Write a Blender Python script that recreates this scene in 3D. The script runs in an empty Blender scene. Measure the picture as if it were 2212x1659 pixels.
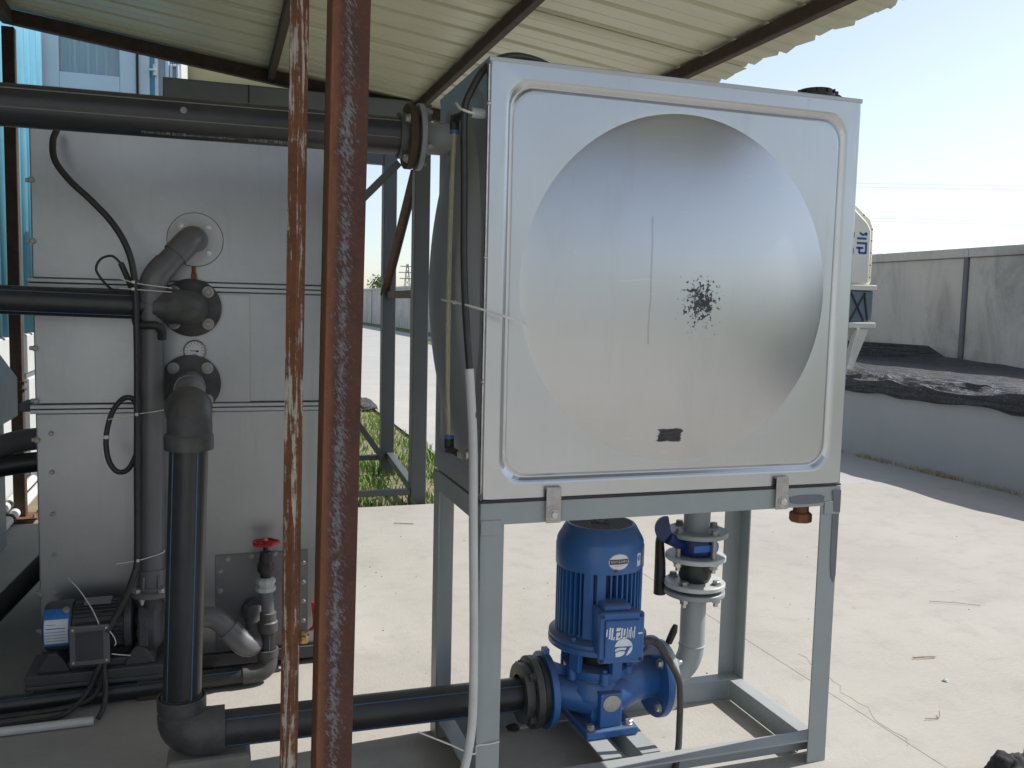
import bpy, math, random
from mathutils import Vector, Matrix
random.seed(7)
S = bpy.context.scene
COL = S.collection

# ------------------------------------------------------------------ camera, sky, sun, exposure
CAM_POS = Vector((-0.582, -1.9342, 1.2211))
yaw, pitch, roll = -0.324557, -0.087688, 0.023625
fwd = Vector((-math.sin(yaw)*math.cos(pitch), math.cos(yaw)*math.cos(pitch), math.sin(pitch)))
r0 = Vector((math.cos(yaw), math.sin(yaw), 0)); u0 = r0.cross(fwd)
rv = math.cos(roll)*r0 + math.sin(roll)*u0
uv = -math.sin(roll)*r0 + math.cos(roll)*u0
cam = bpy.data.cameras.new('camera')
cam.sensor_width = 36; cam.lens = 36*1917.69/2212
cam.clip_start = 0.02; cam.clip_end = 3000
co = bpy.data.objects.new('camera', cam); COL.objects.link(co)
m = Matrix.Identity(4)
for i in range(3):
    m[i][0], m[i][1], m[i][2], m[i][3] = rv[i], uv[i], -fwd[i], CAM_POS[i]
co.matrix_world = m
S.camera = co

SUN_TO = Vector((1.0, 0.07, 1.0)).normalized()      # towards the sun
w = bpy.data.worlds.new('World'); S.world = w; w.use_nodes = True
nt = w.node_tree; nt.nodes.clear()
sky = nt.nodes.new('ShaderNodeTexSky'); sky.sky_type = 'NISHITA'; sky.sun_disc = False
sky.sun_elevation = math.asin(SUN_TO.z); sky.sun_rotation = math.atan2(SUN_TO.x, SUN_TO.y)
sky.air_density = 1.0; sky.dust_density = .7; sky.ozone_density = 2.0
bg = nt.nodes.new('ShaderNodeBackground'); bg.inputs[1].default_value = 0.105
wo = nt.nodes.new('ShaderNodeOutputWorld')
hs = nt.nodes.new('ShaderNodeHueSaturation'); hs.inputs['Saturation'].default_value = .66
nt.links.new(sky.outputs[0], hs.inputs['Color']); 
tc = nt.nodes.new('ShaderNodeTexCoord'); mp = nt.nodes.new('ShaderNodeMapping'); mp.inputs['Scale'].default_value = (1, 1, 2.6)
cn = nt.nodes.new('ShaderNodeTexNoise'); cn.inputs['Scale'].default_value = 2.1; cn.inputs['Detail'].default_value = 7; cn.inputs['Roughness'].default_value = .55
cr = nt.nodes.new('ShaderNodeMapRange'); cr.inputs[1].default_value = .44; cr.inputs[2].default_value = .78; cr.inputs[4].default_value = .45
cm = nt.nodes.new('ShaderNodeMix'); cm.data_type = 'RGBA'; cm.inputs[7].default_value = (5.2, 5.3, 5.5, 1)     # thin veil cloud
nt.links.new(tc.outputs['Generated'], mp.inputs[0]); nt.links.new(mp.outputs[0], cn.inputs['Vector']); nt.links.new(cn.outputs['Fac'], cr.inputs[0])
nt.links.new(cr.outputs[0], cm.inputs[0]); nt.links.new(hs.outputs[0], cm.inputs[6]); nt.links.new(cm.outputs[2], bg.inputs[0]); nt.links.new(bg.outputs[0], wo.inputs[0])
sd = bpy.data.lights.new('sun', 'SUN'); sd.energy = 3.5; sd.angle = math.radians(0.5); sd.color = (1, .97, .925)
so = bpy.data.objects.new('sun', sd); COL.objects.link(so)
so.rotation_euler = SUN_TO.to_track_quat('Z', 'Y').to_euler(); so.location = (6, 2, 8)
S.view_settings.view_transform = 'Standard'; S.view_settings.look = 'None'
S.view_settings.exposure = 0.73; S.view_settings.gamma = 1; S.view_settings.use_curve_mapping = False
S.render.engine = 'CYCLES'
S.cycles.max_bounces = 8; S.cycles.diffuse_bounces = 5; S.cycles.glossy_bounces = 4
S.cycles.use_denoising = True

# ------------------------------------------------------------------ materials
class NT:
    def __init__(s, name):
        s.m = bpy.data.materials.new(name); s.m.use_nodes = True
        s.t = s.m.node_tree; s.b = s.t.nodes['Principled BSDF']
        s.tc = s.t.nodes.new('ShaderNodeTexCoord'); s.co = s.tc.outputs['Object']
    def n(s, typ, **kw):
        nd = s.t.nodes.new(typ)
        for k, v in kw.items(): setattr(nd, k, v)
        return nd
    def L(s, a, b): s.t.links.new(a, b)
    def set(s, **kw):
        for k, v in kw.items():
            k = k.replace('_', ' ')
            if k in s.b.inputs:
                if isinstance(v, tuple) and len(v) == 3: v = (*v, 1)
                s.b.inputs[k].default_value = v
    def scale(s, v, src=None):
        mp = s.n('ShaderNodeMapping'); mp.inputs['Scale'].default_value = v
        s.L(src or s.co, mp.inputs[0]); return mp.outputs[0]
    def noise(s, sc, det=4, rough=.55, src=None, dist=0):
        nd = s.n('ShaderNodeTexNoise'); nd.inputs['Scale'].default_value = sc
        nd.inputs['Detail'].default_value = det; nd.inputs['Roughness'].default_value = rough
        nd.inputs['Distortion'].default_value = dist
        s.L(src or s.co, nd.inputs['Vector']); return nd.outputs['Fac']
    def ramp(s, fac, a, b, ca=(0,0,0), cb=(1,1,1)):
        r = s.n('ShaderNodeValToRGB'); e = r.color_ramp.elements
        e[0].position = a; e[1].position = b; e[0].color = (*ca, 1); e[1].color = (*cb, 1)
        s.L(fac, r.inputs[0]); return r.outputs[0]
    def mix(s, fac, a, b, mode='MIX'):
        x = s.n('ShaderNodeMix', data_type='RGBA', blend_type=mode)
        for sock, v in ((x.inputs[0], fac), (x.inputs[6], a), (x.inputs[7], b)):
            if hasattr(v, 'links'): s.L(v, sock)
            elif isinstance(v, tuple): sock.default_value = (*v, 1) if len(v) == 3 else v
            else: sock.default_value = v
        return x.outputs[2]
    def math(s, op, a, b=0.0, c=0.0, clamp=False):
        x = s.n('ShaderNodeMath', operation=op, use_clamp=clamp)
        for i, v in enumerate((a, b, c)):
            if hasattr(v, 'links'): s.L(v, x.inputs[i])
            else: x.inputs[i].default_value = v
        return x.outputs[0]
    def xyz(s, src=None):
        x = s.n('ShaderNodeSeparateXYZ'); s.L(src or s.co, x.inputs[0]); return x.outputs
    def color(s, c): s.L(c, s.b.inputs['Base Color'])
    def rough(s, f, a, b):
        mr = s.n('ShaderNodeMapRange'); mr.inputs[3].default_value = a; mr.inputs[4].default_value = b
        s.L(f, mr.inputs[0]); s.L(mr.outputs[0], s.b.inputs['Roughness'])
    def bump(s, h, strength=.2, dist=.01):
        b = s.n('ShaderNodeBump'); b.inputs['Strength'].default_value = strength
        b.inputs['Distance'].default_value = dist; s.L(h, b.inputs['Height']); s.L(b.outputs[0], s.b.inputs['Normal'])

def simple(name, c1, c2=None, rough=.5, metal=0, sc=8, bump=0, bsc=60, dust=None, dustamt=.5, spec=.5, rr=.08):
    """painted / plastic / metal surface with blotchy colour, uneven gloss, fine relief and dust lying on upward faces"""
    N = NT(name); N.set(Metallic=metal, Specular_IOR_Level=spec)
    c2 = c2 or tuple(x*.75 for x in c1)
    f = N.ramp(N.noise(sc, 6, .6), .3, .7)
    c = N.mix(f, c1, c2)
    if dust:
        g = N.n('ShaderNodeNewGeometry'); z = N.xyz(g.outputs['Normal'])[2]
        up = N.math('MULTIPLY', N.math('POWER', N.math('MAXIMUM', z, 0.0), 2.0), dustamt)
        sp = N.math('MULTIPLY', N.ramp(N.noise(sc*2.5, 8, .7), .45, .75), dustamt*.35)
        c = N.mix(N.math('ADD', up, sp, clamp=True), c, dust)
    N.color(c); N.rough(N.noise(sc*3, 5), max(.05, rough-rr), min(1, rough+rr))
    if bump: N.bump(N.noise(bsc, 5), bump, .004)
    return N.m

M = {}
M['frame'] = simple('grey_green_paint', (.285,.32,.33), (.245,.277,.287), .42, sc=5, bump=.12, bsc=45, dust=(.42,.40,.36), dustamt=.35)
M['stand'] = simple('dark_grey_paint', (.085,.095,.105), (.07,.078,.088), .5, sc=4, bump=.1)
M['pe'] = simple('black_polyethylene', (.016,.017,.02), (.024,.025,.028), .36, sc=6, dust=(.16,.15,.135), dustamt=.28, spec=.5)
M['pe_fit'] = simple('dusty_black_fitting', (.026,.027,.029), (.075,.075,.075), .5, sc=14, bump=.15, bsc=90, dust=(.2,.19,.17), dustamt=.4)
M['rubber'] = simple('black_rubber', (.014,.014,.015), (.024,.024,.024), .5, sc=20, dust=(.14,.13,.12), dustamt=.2)
M['cable'] = simple('cable_sheath', (.017,.017,.018), (.03,.03,.03), .42, sc=20, dust=(.15,.14,.12), dustamt=.25)
M['cable_dusty'] = simple('dusty_cable_sheath', (.04,.036,.032), (.065,.056,.047), .55, sc=30)
M['pvc'] = simple('grey_pvc', (.115,.115,.13), (.145,.143,.15), .36, sc=5, dust=(.24,.22,.19), dustamt=.35)
M['pvc_white'] = simple('white_pvc', (.70,.69,.68), (.58,.575,.56), .35, sc=9, dust=(.4,.37,.33), dustamt=.25)
M['nipple'] = simple('dusty_pale_pipe', (.30,.30,.30), (.16,.16,.165), .5, sc=14, bump=.1)
M['hose'] = simple('white_corrugated_hose', (.55,.56,.56), (.44,.445,.44), .4, sc=9)
M['blue'] = simple('blue_enamel', (.026,.125,.37), (.019,.095,.29), .36, sc=6, bump=.12, bsc=60, dust=(.13,.14,.16), dustamt=.6)
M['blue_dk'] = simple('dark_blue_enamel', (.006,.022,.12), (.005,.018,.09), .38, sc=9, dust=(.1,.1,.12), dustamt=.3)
M['blue_lt'] = simple('bright_blue_enamel', (.03,.14,.55), None, .35, sc=9)
M['grille'] = simple('black_grille', (.05,.05,.05), None, .7, sc=20, dust=(.17,.16,.15), dustamt=.8)
M['zinc'] = simple('zinc_plated_steel', (.62,.61,.58), (.42,.41,.40), .38, metal=.85, sc=40)
M['zinc_dull'] = simple('weathered_zinc', (.42,.41,.39), (.28,.26,.24), .5, metal=.7, sc=40)
M['motor'] = simple('charcoal_enamel', (.045,.045,.055), (.06,.06,.068), .5, sc=8, bump=.1, dust=(.14,.13,.12), dustamt=.45)
M['label_grey'] = simple('aluminium_plate', (.45,.43,.42), (.33,.31,.31), .45, metal=.6, sc=60)
M['print_white'] = simple('white_print', (.72,.74,.78), (.55,.58,.66), .5, sc=60)
M['print_faint'] = simple('faint_white_print', (.34,.35,.35), (.12,.12,.12), .5, sc=90)
M['sticker_white'] = simple('white_sticker', (.72,.72,.72), (.62,.62,.64), .35, sc=40)
M['sticker_blue'] = simple('blue_sticker', (.03,.19,.58), None, .35, sc=40)
M['sticker_dark'] = simple('dark_print', (.05,.05,.06), None, .45, sc=40)
M['stripe'] = simple('blue_pipe_stripe', (.035,.12,.24), (.05,.15,.28), .4, sc=30)
M['red'] = simple('red_plastic', (.48,.012,.016), (.36,.01,.012), .4, sc=20)
M['brass'] = simple('brass', (.50,.34,.14), (.34,.22,.10), .35, metal=.9, sc=40)
M['orange'] = simple('orange_clip', (.34,.085,.03), (.22,.06,.025), .6, sc=60)
M['tie'] = simple('white_nylon', (.72,.71,.66), None, .4, sc=30)
M['white_case'] = simple('cream_casing', (.84,.80,.68), (.79,.75,.63), .4, sc=3, bump=.05)
M['white_flange'] = simple('pale_grey_flange', (.50,.54,.54), (.42,.46,.46), .42, sc=18, bump=.15, dust=(.45,.43,.38), dustamt=.3)
M['steelpipe'] = simple('grey_painted_pipe', (.30,.325,.33), (.25,.275,.28), .45, sc=8, bump=.1, bsc=50)
M['machine_band'] = simple('grey_machine_band', (.20,.25,.27), (.16,.20,.22), .3, sc=4)
M['fit_blue'] = simple('blue_collar', (.05,.14,.45), None, .4, sc=30)
M['dark_part'] = simple('dark_parts_and_shade', (.01,.01,.011), (.014,.014,.015), .7, sc=20)  # near-black for dark parts, and for painted shade behind the fan grille
M['gravel_dark'] = simple('dark_debris', (.03,.03,.03), (.07,.06,.05), .8, sc=60)
M['straw'] = simple('dry_straw', (.30,.25,.15), (.20,.15,.08), .8, sc=40)
M['cloth_black'] = simple('black_woven_cloth', (.012,.011,.014), (.028,.026,.03), .85, sc=60, bump=.4, bsc=200)
M['cloth_grey'] = simple('grey_woven_cloth', (.22,.23,.26), (.16,.17,.2), .8, sc=50, bump=.4, bsc=200)
M['bark'] = simple('bark', (.07,.05,.035), (.05,.035,.025), .9, sc=10)
M['leaf'] = simple('leaf', (.06,.12,.03), (.09,.15,.04), .6, sc=3)
M['pylon'] = simple('galvanised_lattice', (.30,.32,.34), None, .6, sc=1)

def tower_mat():
    N = NT('galvanised_sheet'); N.set(Metallic=.85)
    sp = N.n('ShaderNodeTexVoronoi'); sp.inputs['Scale'].default_value = 55; N.L(N.co, sp.inputs['Vector'])
    f = N.ramp(N.noise(1.6, 7, .6), .32, .72)
    c = N.mix(f, (.355,.365,.38), (.30,.31,.325))
    c = N.mix(N.math('MULTIPLY', N.xyz(sp.outputs['Color'])[0], .10), c, (.44,.445,.45))
    st = N.ramp(N.noise(3, 8, .7, N.scale((9, 9, .6))), .55, .8)
    c = N.mix(N.math('MULTIPLY', N.xyz(st)[0], .35), c, (.23,.22,.21))
    N.color(c); N.rough(N.noise(6, 6, .6), .30, .44)
    N.bump(N.noise(1.3, 2), .4, .012); return N.m
M['tower'] = tower_mat()
M['tower_dull'] = simple('dull_galvanised_plate', (.20,.21,.22), (.15,.16,.17), .45, metal=.6, sc=6, bump=.1)
M['disc'] = simple('pale_gasket_plate', (.60,.63,.65), (.54,.57,.59), .45, metal=.0, sc=10)

def stainless(name, marks=False):
    N = NT(name); N.set(Metallic=1.0)
    br = N.noise(1, 3, .6, N.scale((70, 70, 2)))
    big = N.ramp(N.noise(2.2, 6, .6), .3, .75)
    c = N.mix(big, (.53,.545,.565), (.475,.49,.51))
    c = N.mix(N.math('MULTIPLY', br, .18), c, (.41,.42,.435))
    x, y, z = N.xyz()
    base_r = N.math('ADD', N.math('MULTIPLY', N.noise(5, 4, .6), .08), .275 if marks else .50)
    if marks:
        # object coordinates are measured from the tank's base centre
        def spot(cx, cz, rx, rz, thr, sc, soft=.04, stretch=(1,1,1)):
            dx = N.math('DIVIDE', N.math('SUBTRACT', x, cx), rx); dz = N.math('DIVIDE', N.math('SUBTRACT', z, cz), rz)
            d = N.math('SQRT', N.math('ADD', N.math('MULTIPLY', dx, dx), N.math('MULTIPLY', dz, dz)))
            k = N.math('ADD', N.noise(sc, 5, .6, N.scale(stretch)), N.math('MULTIPLY', N.math('SUBTRACT', 1.0, d), thr))
            return N.xyz(N.ramp(k, .62, .62+soft))[0]
        def box(cx, cz, hx, hz):
            # brushed-out patch: rectangle with ragged ends
            jx = N.math('MULTIPLY', N.math('SUBTRACT', N.noise(1, 4, .7, N.scale((8, 8, 170))), .5), .034)
            jz = N.math('MULTIPLY', N.math('SUBTRACT', N.noise(40, 3), .5), .010)
            dx = N.math('SUBTRACT', N.math('ABSOLUTE', N.math('ADD', N.math('SUBTRACT', x, cx), jx)), hx)
            dz = N.math('SUBTRACT', N.math('ABSOLUTE', N.math('ADD', N.math('SUBTRACT', z, cz), jz)), hz)
            return N.math('MULTIPLY', N.math('SUBTRACT', 1.0, N.math('MULTIPLY', N.math('MAXIMUM', dx, dz), 350.0), clamp=True), N.math('ADD', .72, N.math('MULTIPLY', N.noise(1, 4, .7, N.scale((20, 20, 300))), .4), clamp=True), clamp=True)
        s1 = N.math('MAXIMUM', spot(.028, .475, .066, .080, .24, 95, .05), spot(.034, .470, .040, .052, .20, 48, .05))
        s2 = box(-.022, .146, .030, .0145)
        s1 = N.math('MULTIPLY', s1, .92)
        # run mark: narrow vertical stain
        rx = N.math('ABSOLUTE', N.math('SUBTRACT', N.math('ADD', x, N.math('MULTIPLY', N.math('SUBTRACT', N.noise(9, 2), .5), .012)), -.105))
        run = N.math('MULTIPLY', N.math('LESS_THAN', rx, .0024), N.math('MULTIPLY', N.math('GREATER_THAN', z, .37), N.math('LESS_THAN', z, .67)))
        c = N.mix(N.math('MULTIPLY', run, .6), c, (.34,.34,.34))
        mk = N.math('MAXIMUM', s1, s2)
        c = N.mix(mk, c, (.045,.046,.05))
        c = N.mix(N.math('MULTIPLY', N.xyz(N.ramp(N.noise(3.1, 3, .5, N.scale((1, 1, .6))), .58, .78))[0], .30), c, (.44,.43,.42))
        sm = N.ramp(N.noise(1, 6, .7, N.scale((14, 14, 2.4)), .5), .57, .75)
        c = N.mix(N.math('MULTIPLY', N.xyz(sm)[0], .28), c, (.38,.385,.39))
        scr = N.ramp(N.noise(1, 2, .5, N.scale((9, 9, 150)), 1.2), .70, .73)
        c = N.mix(N.math('MULTIPLY', N.xyz(scr)[0], .15), c, (.75,.76,.78))
        base_r = N.math('ADD', base_r, N.math('MULTIPLY', N.xyz(sm)[0], .07))
        base_r = N.math('ADD', base_r, N.math('MULTIPLY', mk, .4), clamp=True)
    N.color(c); N.L(base_r, N.b.inputs['Roughness'])
    N.bump(N.noise(1.7, 1), .05, .012)
    return N.m
M['ss'] = stainless('brushed_stainless')
M['ss_front'] = stainless('marked_stainless', True)

def rust_mat(name, paint, amt, dark=(.085,.032,.018), mid=(.17,.06,.024), st=(42,42,5.5)):
    N = NT(name)
    n1 = N.noise(14, 8, .7); n2 = N.noise(70, 6, .7)
    c = N.mix(N.ramp(n1, .32, .7), dark, mid)
    c = N.mix(N.math('MULTIPLY', N.xyz(N.ramp(n2, .52, .7))[0], .35), c, tuple(min(v*1.5, 1) for v in mid))
    str_ = N.noise(1, 8, .72, N.scale(st), .5)
    msk = N.ramp(N.math('ADD', N.math('MULTIPLY', str_, .7), N.math('MULTIPLY', N.noise(24, 8, .75), .3)), amt, amt+.035)
    c = N.mix(msk, c, paint)
    N.color(c); N.set(Roughness=.75); N.bump(N.math('ADD', n2, N.math('MULTIPLY', N.xyz(msk)[0], .4)), .5, .003)
    return N.m
def rust_post_mat():
    # across the face: orange rusted left edge, grey paint flecks left of the middle, maroon to the right
    N = NT('rusted_angle_iron'); x, y, z = N.xyz()
    u = N.math('DIVIDE', N.math('SUBTRACT', x, N.math('ADD', -.2215, N.math('MULTIPLY', z, .0167))), .0625)
    uj = N.math('ADD', u, N.math('MULTIPLY', N.math('SUBTRACT', N.noise(30, 5, .65), .5), .35))
    c = N.mix(N.ramp(N.noise(18, 8, .7), .35, .68), (.050,.017,.012), (.078,.026,.016))
    c = N.mix(N.math('MULTIPLY', N.xyz(N.ramp(N.noise(120, 5, .7), .5, .7))[0], .35), c, (.17,.06,.025))
    c = N.mix(N.xyz(N.ramp(uj, .10, .27, (1,1,1), (0,0,0)))[0], c, N.mix(N.noise(40, 6, .7), (.095,.036,.015), (.19,.072,.028)))
    band = N.math('SUBTRACT', 1.0, N.math('MULTIPLY', N.math('ABSOLUTE', N.math('SUBTRACT', u, .44)), 2.4), clamp=True)
    mp = N.n('ShaderNodeMapping'); mp.inputs['Rotation'].default_value = (0, math.radians(32), 0); N.L(N.co, mp.inputs[0])
    fl = N.noise(1, 9, .74, N.scale((230, 180, 80), mp.outputs[0]), .3)
    big = N.noise(11, 4, .6)
    k = N.math('ADD', N.math('ADD', N.math('MULTIPLY', fl, .8), N.math('MULTIPLY', big, .25)), N.math('MULTIPLY', band, .17))
    msk = N.ramp(k, .645, .72)
    c = N.mix(msk, c, N.mix(N.noise(60, 3), (.12,.125,.14), (.18,.185,.20)))
    N.color(c); N.set(Roughness=.72); N.bump(N.math('ADD', N.noise(90, 6, .7), N.math('MULTIPLY', N.xyz(msk)[0], .5)), .5, .003)
    return N.m
M['rust_post'] = rust_post_mat()
M['rust_edge'] = rust_mat('orange_rusted_iron', (.26,.15,.085), .62, (.12,.044,.018), (.19,.072,.028))
M['rust_thin'] = rust_mat('rusted_bar_with_paint', (.38,.35,.30), .513, (.085,.031,.014), (.16,.058,.022), (95,95,6))
M['rust_beam'] = rust_mat('brown_rusted_beam', (.10,.085,.075), .62, (.035,.022,.016), (.075,.046,.03))
M['rust_brace'] = rust_mat('rusted_brace', (.16,.13,.11), .60, (.06,.042,.034), (.11,.072,.052))

def concrete(name, c1, c2, broom=False, dirt=.4, crack=None):
    N = NT(name)
    a = N.ramp(N.noise(.9, 8, .62), .3, .72)
    c = N.mix(a, c1, c2)
    b = N.ramp(N.noise(6.5, 9, .72), .50, .78)
    c = N.mix(N.math('MULTIPLY', N.xyz(b)[0], dirt), c, tuple(v*.66 for v in c2))
    c = N.mix(N.math('MULTIPLY', N.xyz(N.ramp(N.noise(2.2, 7, .7, N.scale((1, 3.2, 1)), 1.2), .56, .74))[0], dirt*.55), c, (c2[0]*.78, c2[1]*.76, c2[2]*.74))
    ws = N.ramp(N.noise(.55, 6, .65, None, .8), .52, .66)
    c = N.mix(N.math('MULTIPLY', N.xyz(ws)[0], dirt*.4), c, (c2[0]*.82, c2[1]*.81, c2[2]*.80))
    f = N.noise(90, 4, .6)
    c = N.mix(N.math('MULTIPLY', f, .22), c, tuple(v*.7 for v in c1))
    sp = N.ramp(N.noise(26, 3, .5), .74, .77)
    c = N.mix(N.math('MULTIPLY', N.xyz(sp)[0], .45), c, (.13,.115,.10))
    h = N.math('ADD', f, N.math('MULTIPLY', N.noise(11, 5), .8))
    if broom:
        wv = N.n('ShaderNodeTexWave', wave_type='BANDS', bands_direction='Y'); wv.inputs['Scale'].default_value = 15
        wv.inputs['Distortion'].default_value = 2.5; wv.inputs['Detail'].default_value = 4; wv.inputs['Detail Scale'].default_value = 3
        N.L(N.scale((.5, 1, 1)), wv.inputs['Vector'])
        ww = N.math('MULTIPLY', wv.outputs['Fac'], N.xyz(N.ramp(N.noise(.8, 3), .38, .62))[0])
        c = N.mix(N.math('MULTIPLY', ww, .10), c, tuple(v*.72 for v in c2))
        h = N.math('ADD', h, N.math('MULTIPLY', ww, 1.6))
    N.color(c); N.set(Roughness=.88, Specular_IOR_Level=.25); N.bump(h, .35, .004)
    return N.m
M['crack'] = simple('crack_dirt', (.29,.265,.225), (.32,.29,.25), .95, sc=30)
M['slab'] = concrete('yard_concrete', (.425,.40,.36), (.345,.33,.30), dirt=.5)
M['broom'] = concrete('broomed_concrete', (.43,.402,.36), (.355,.335,.30), True, dirt=.5)
M['road'] = concrete('road_concrete', (.43,.42,.40), (.37,.36,.345), dirt=.35)
M['block'] = concrete('concrete_block', (.27,.255,.23), (.20,.19,.175), dirt=.5)

def wall_mat():
    N = NT('cast_concrete_panel')
    c = N.mix(N.ramp(N.noise(.8, 8, .65), .3, .72), (.56,.545,.51), (.41,.40,.38))
    st = N.ramp(N.noise(1, 8, .72, N.scale((1.6, 1.6, .55)), 1.0), .48, .72)
    c = N.mix(N.math('MULTIPLY', N.xyz(st)[0], .8), c, (.23,.22,.205))
    lt = N.ramp(N.noise(2.5, 7, .7), .55, .75)
    c = N.mix(N.math('MULTIPLY', N.xyz(lt)[0], .6), c, (.56,.55,.52))
    N.color(c); N.set(Roughness=.9); N.bump(N.noise(30, 6), .3, .006); return N.m
M['wall'] = wall_mat()
M['wall_post'] = simple('wall_post_concrete', (.17,.175,.19), (.13,.135,.15), .85, sc=3, bump=.2)
M['pool'] = simple('slate_blue_render', (.34,.365,.40), (.305,.33,.365), .8, sc=2.2, bump=.25, bsc=50, dust=(.3,.28,.25), dustamt=.2)

def tarp_mat():
    N = NT('black_shade_net')
    n = N.noise(3, 8, .65)
    c = N.mix(N.ramp(n, .3, .7), (.018,.018,.021), (.036,.036,.041))
    glint = N.ramp(N.noise(60, 3, .6), .64, .70)
    c = N.mix(N.math('MULTIPLY', N.xyz(glint)[0], .6), c, (.42,.42,.43))  # pale specks put the sheet's sparkle into its colour
    N.color(c); N.rough(N.noise(25, 4), .40, .68); N.bump(N.math('ADD', N.math('ADD', N.noise(16, 6), N.math('MULTIPLY', N.noise(60, 3), .5)), N.math('MULTIPLY', N.noise(1, 5, .6, N.scale((13, 1.6, 20)), .8), 2.2)), .75, .035); return N.m
M['tarp'] = tarp_mat()

def roof_mat():
    N = NT('cream_coated_sheet')
    c = N.mix(N.ramp(N.noise(2.2, 7, .6, N.scale((1, 2.5, 1))), .3, .72), (.57,.565,.41), (.51,.505,.365))
    d = N.ramp(N.noise(7, 8, .7, N.scale((.6, 2, 1))), .58, .8)
    c = N.mix(N.math('MULTIPLY', N.xyz(d)[0], .35), c, (.26,.23,.17))
    N.color(c); N.rough(N.noise(5, 5), .30, .46); N.set(Specular_IOR_Level=.45); return N.m
M['roof'] = roof_mat()
M['blue_wall'] = simple('cyan_coated_sheet', (.12,.33,.44), (.09,.27,.38), .4, sc=2)
M['wainscot'] = simple('white_rendered_wall', (.52,.53,.52), (.44,.45,.44), .75, sc=2.5, bump=.1)
M['upvc'] = simple('white_window_frame', (.58,.60,.66), (.52,.54,.60), .35, sc=3)
M['cabinet'] = simple('grey_cabinet_paint', (.20,.225,.24), (.16,.18,.195), .5, sc=3)
M['beige'] = simple('beige_render', (.36,.345,.21), (.31,.295,.175), .8, sc=1.5, bump=.2, bsc=20)
M['beige_dirt'] = simple('stained_parapet', (.50,.48,.40), (.17,.13,.07), .85, sc=6)
M['curtain'] = simple('pale_curtain_cloth', (.34,.38,.44), (.22,.25,.30), .8, sc=6)
M['soil'] = simple('bare_soil', (.27,.22,.155), (.16,.15,.075), .95, sc=5, bump=.6, bsc=25)
M['verge'] = simple('grass_verge', (.055,.115,.025), (.085,.135,.04), .9, sc=6, bump=.8, bsc=30)
M['terrain'] = simple('dry_terrain', (.17,.17,.10), (.12,.13,.07), .95, sc=.05)

def glass_mat():
    N = NT('window_glass'); N.set(Base_Color=(.75,.82,.86), Roughness=.04, Transmission_Weight=.75, IOR=1.45, Specular_IOR_Level=.8); return N.m
M['glass'] = glass_mat()
def tube_mat():
    N = NT('yellowed_clear_tube'); N.color(N.mix(N.ramp(N.noise(8, 4, .6, N.scale((1, 1, .3))), .35, .7), (.62,.56,.34), (.74,.71,.58)))
    N.set(Roughness=.12, Transmission_Weight=.65, IOR=1.4); return N.m
M['tube'] = tube_mat()
def grass_mat():
    N = NT('grass_blade'); oi = N.n('ShaderNodeNewGeometry')
    c = N.mix(N.noise(5, 4), (.11,.24,.035), (.20,.30,.065))
    c = N.mix(N.math('MULTIPLY', N.xyz(N.ramp(N.noise(3.2, 5, .7), .52, .66))[0], .75), c, (.42,.34,.18))
    N.color(c); N.set(Roughness=.6, Subsurface_Weight=0.0); return N.m
M['grass'] = grass_mat()
def dry_mat():
    N = NT('dry_weed'); N.color(N.mix(N.noise(4, 4), (.50,.43,.28), (.38,.34,.19))); N.set(Roughness=.85); return N.m
M['dry'] = dry_mat()

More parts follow.
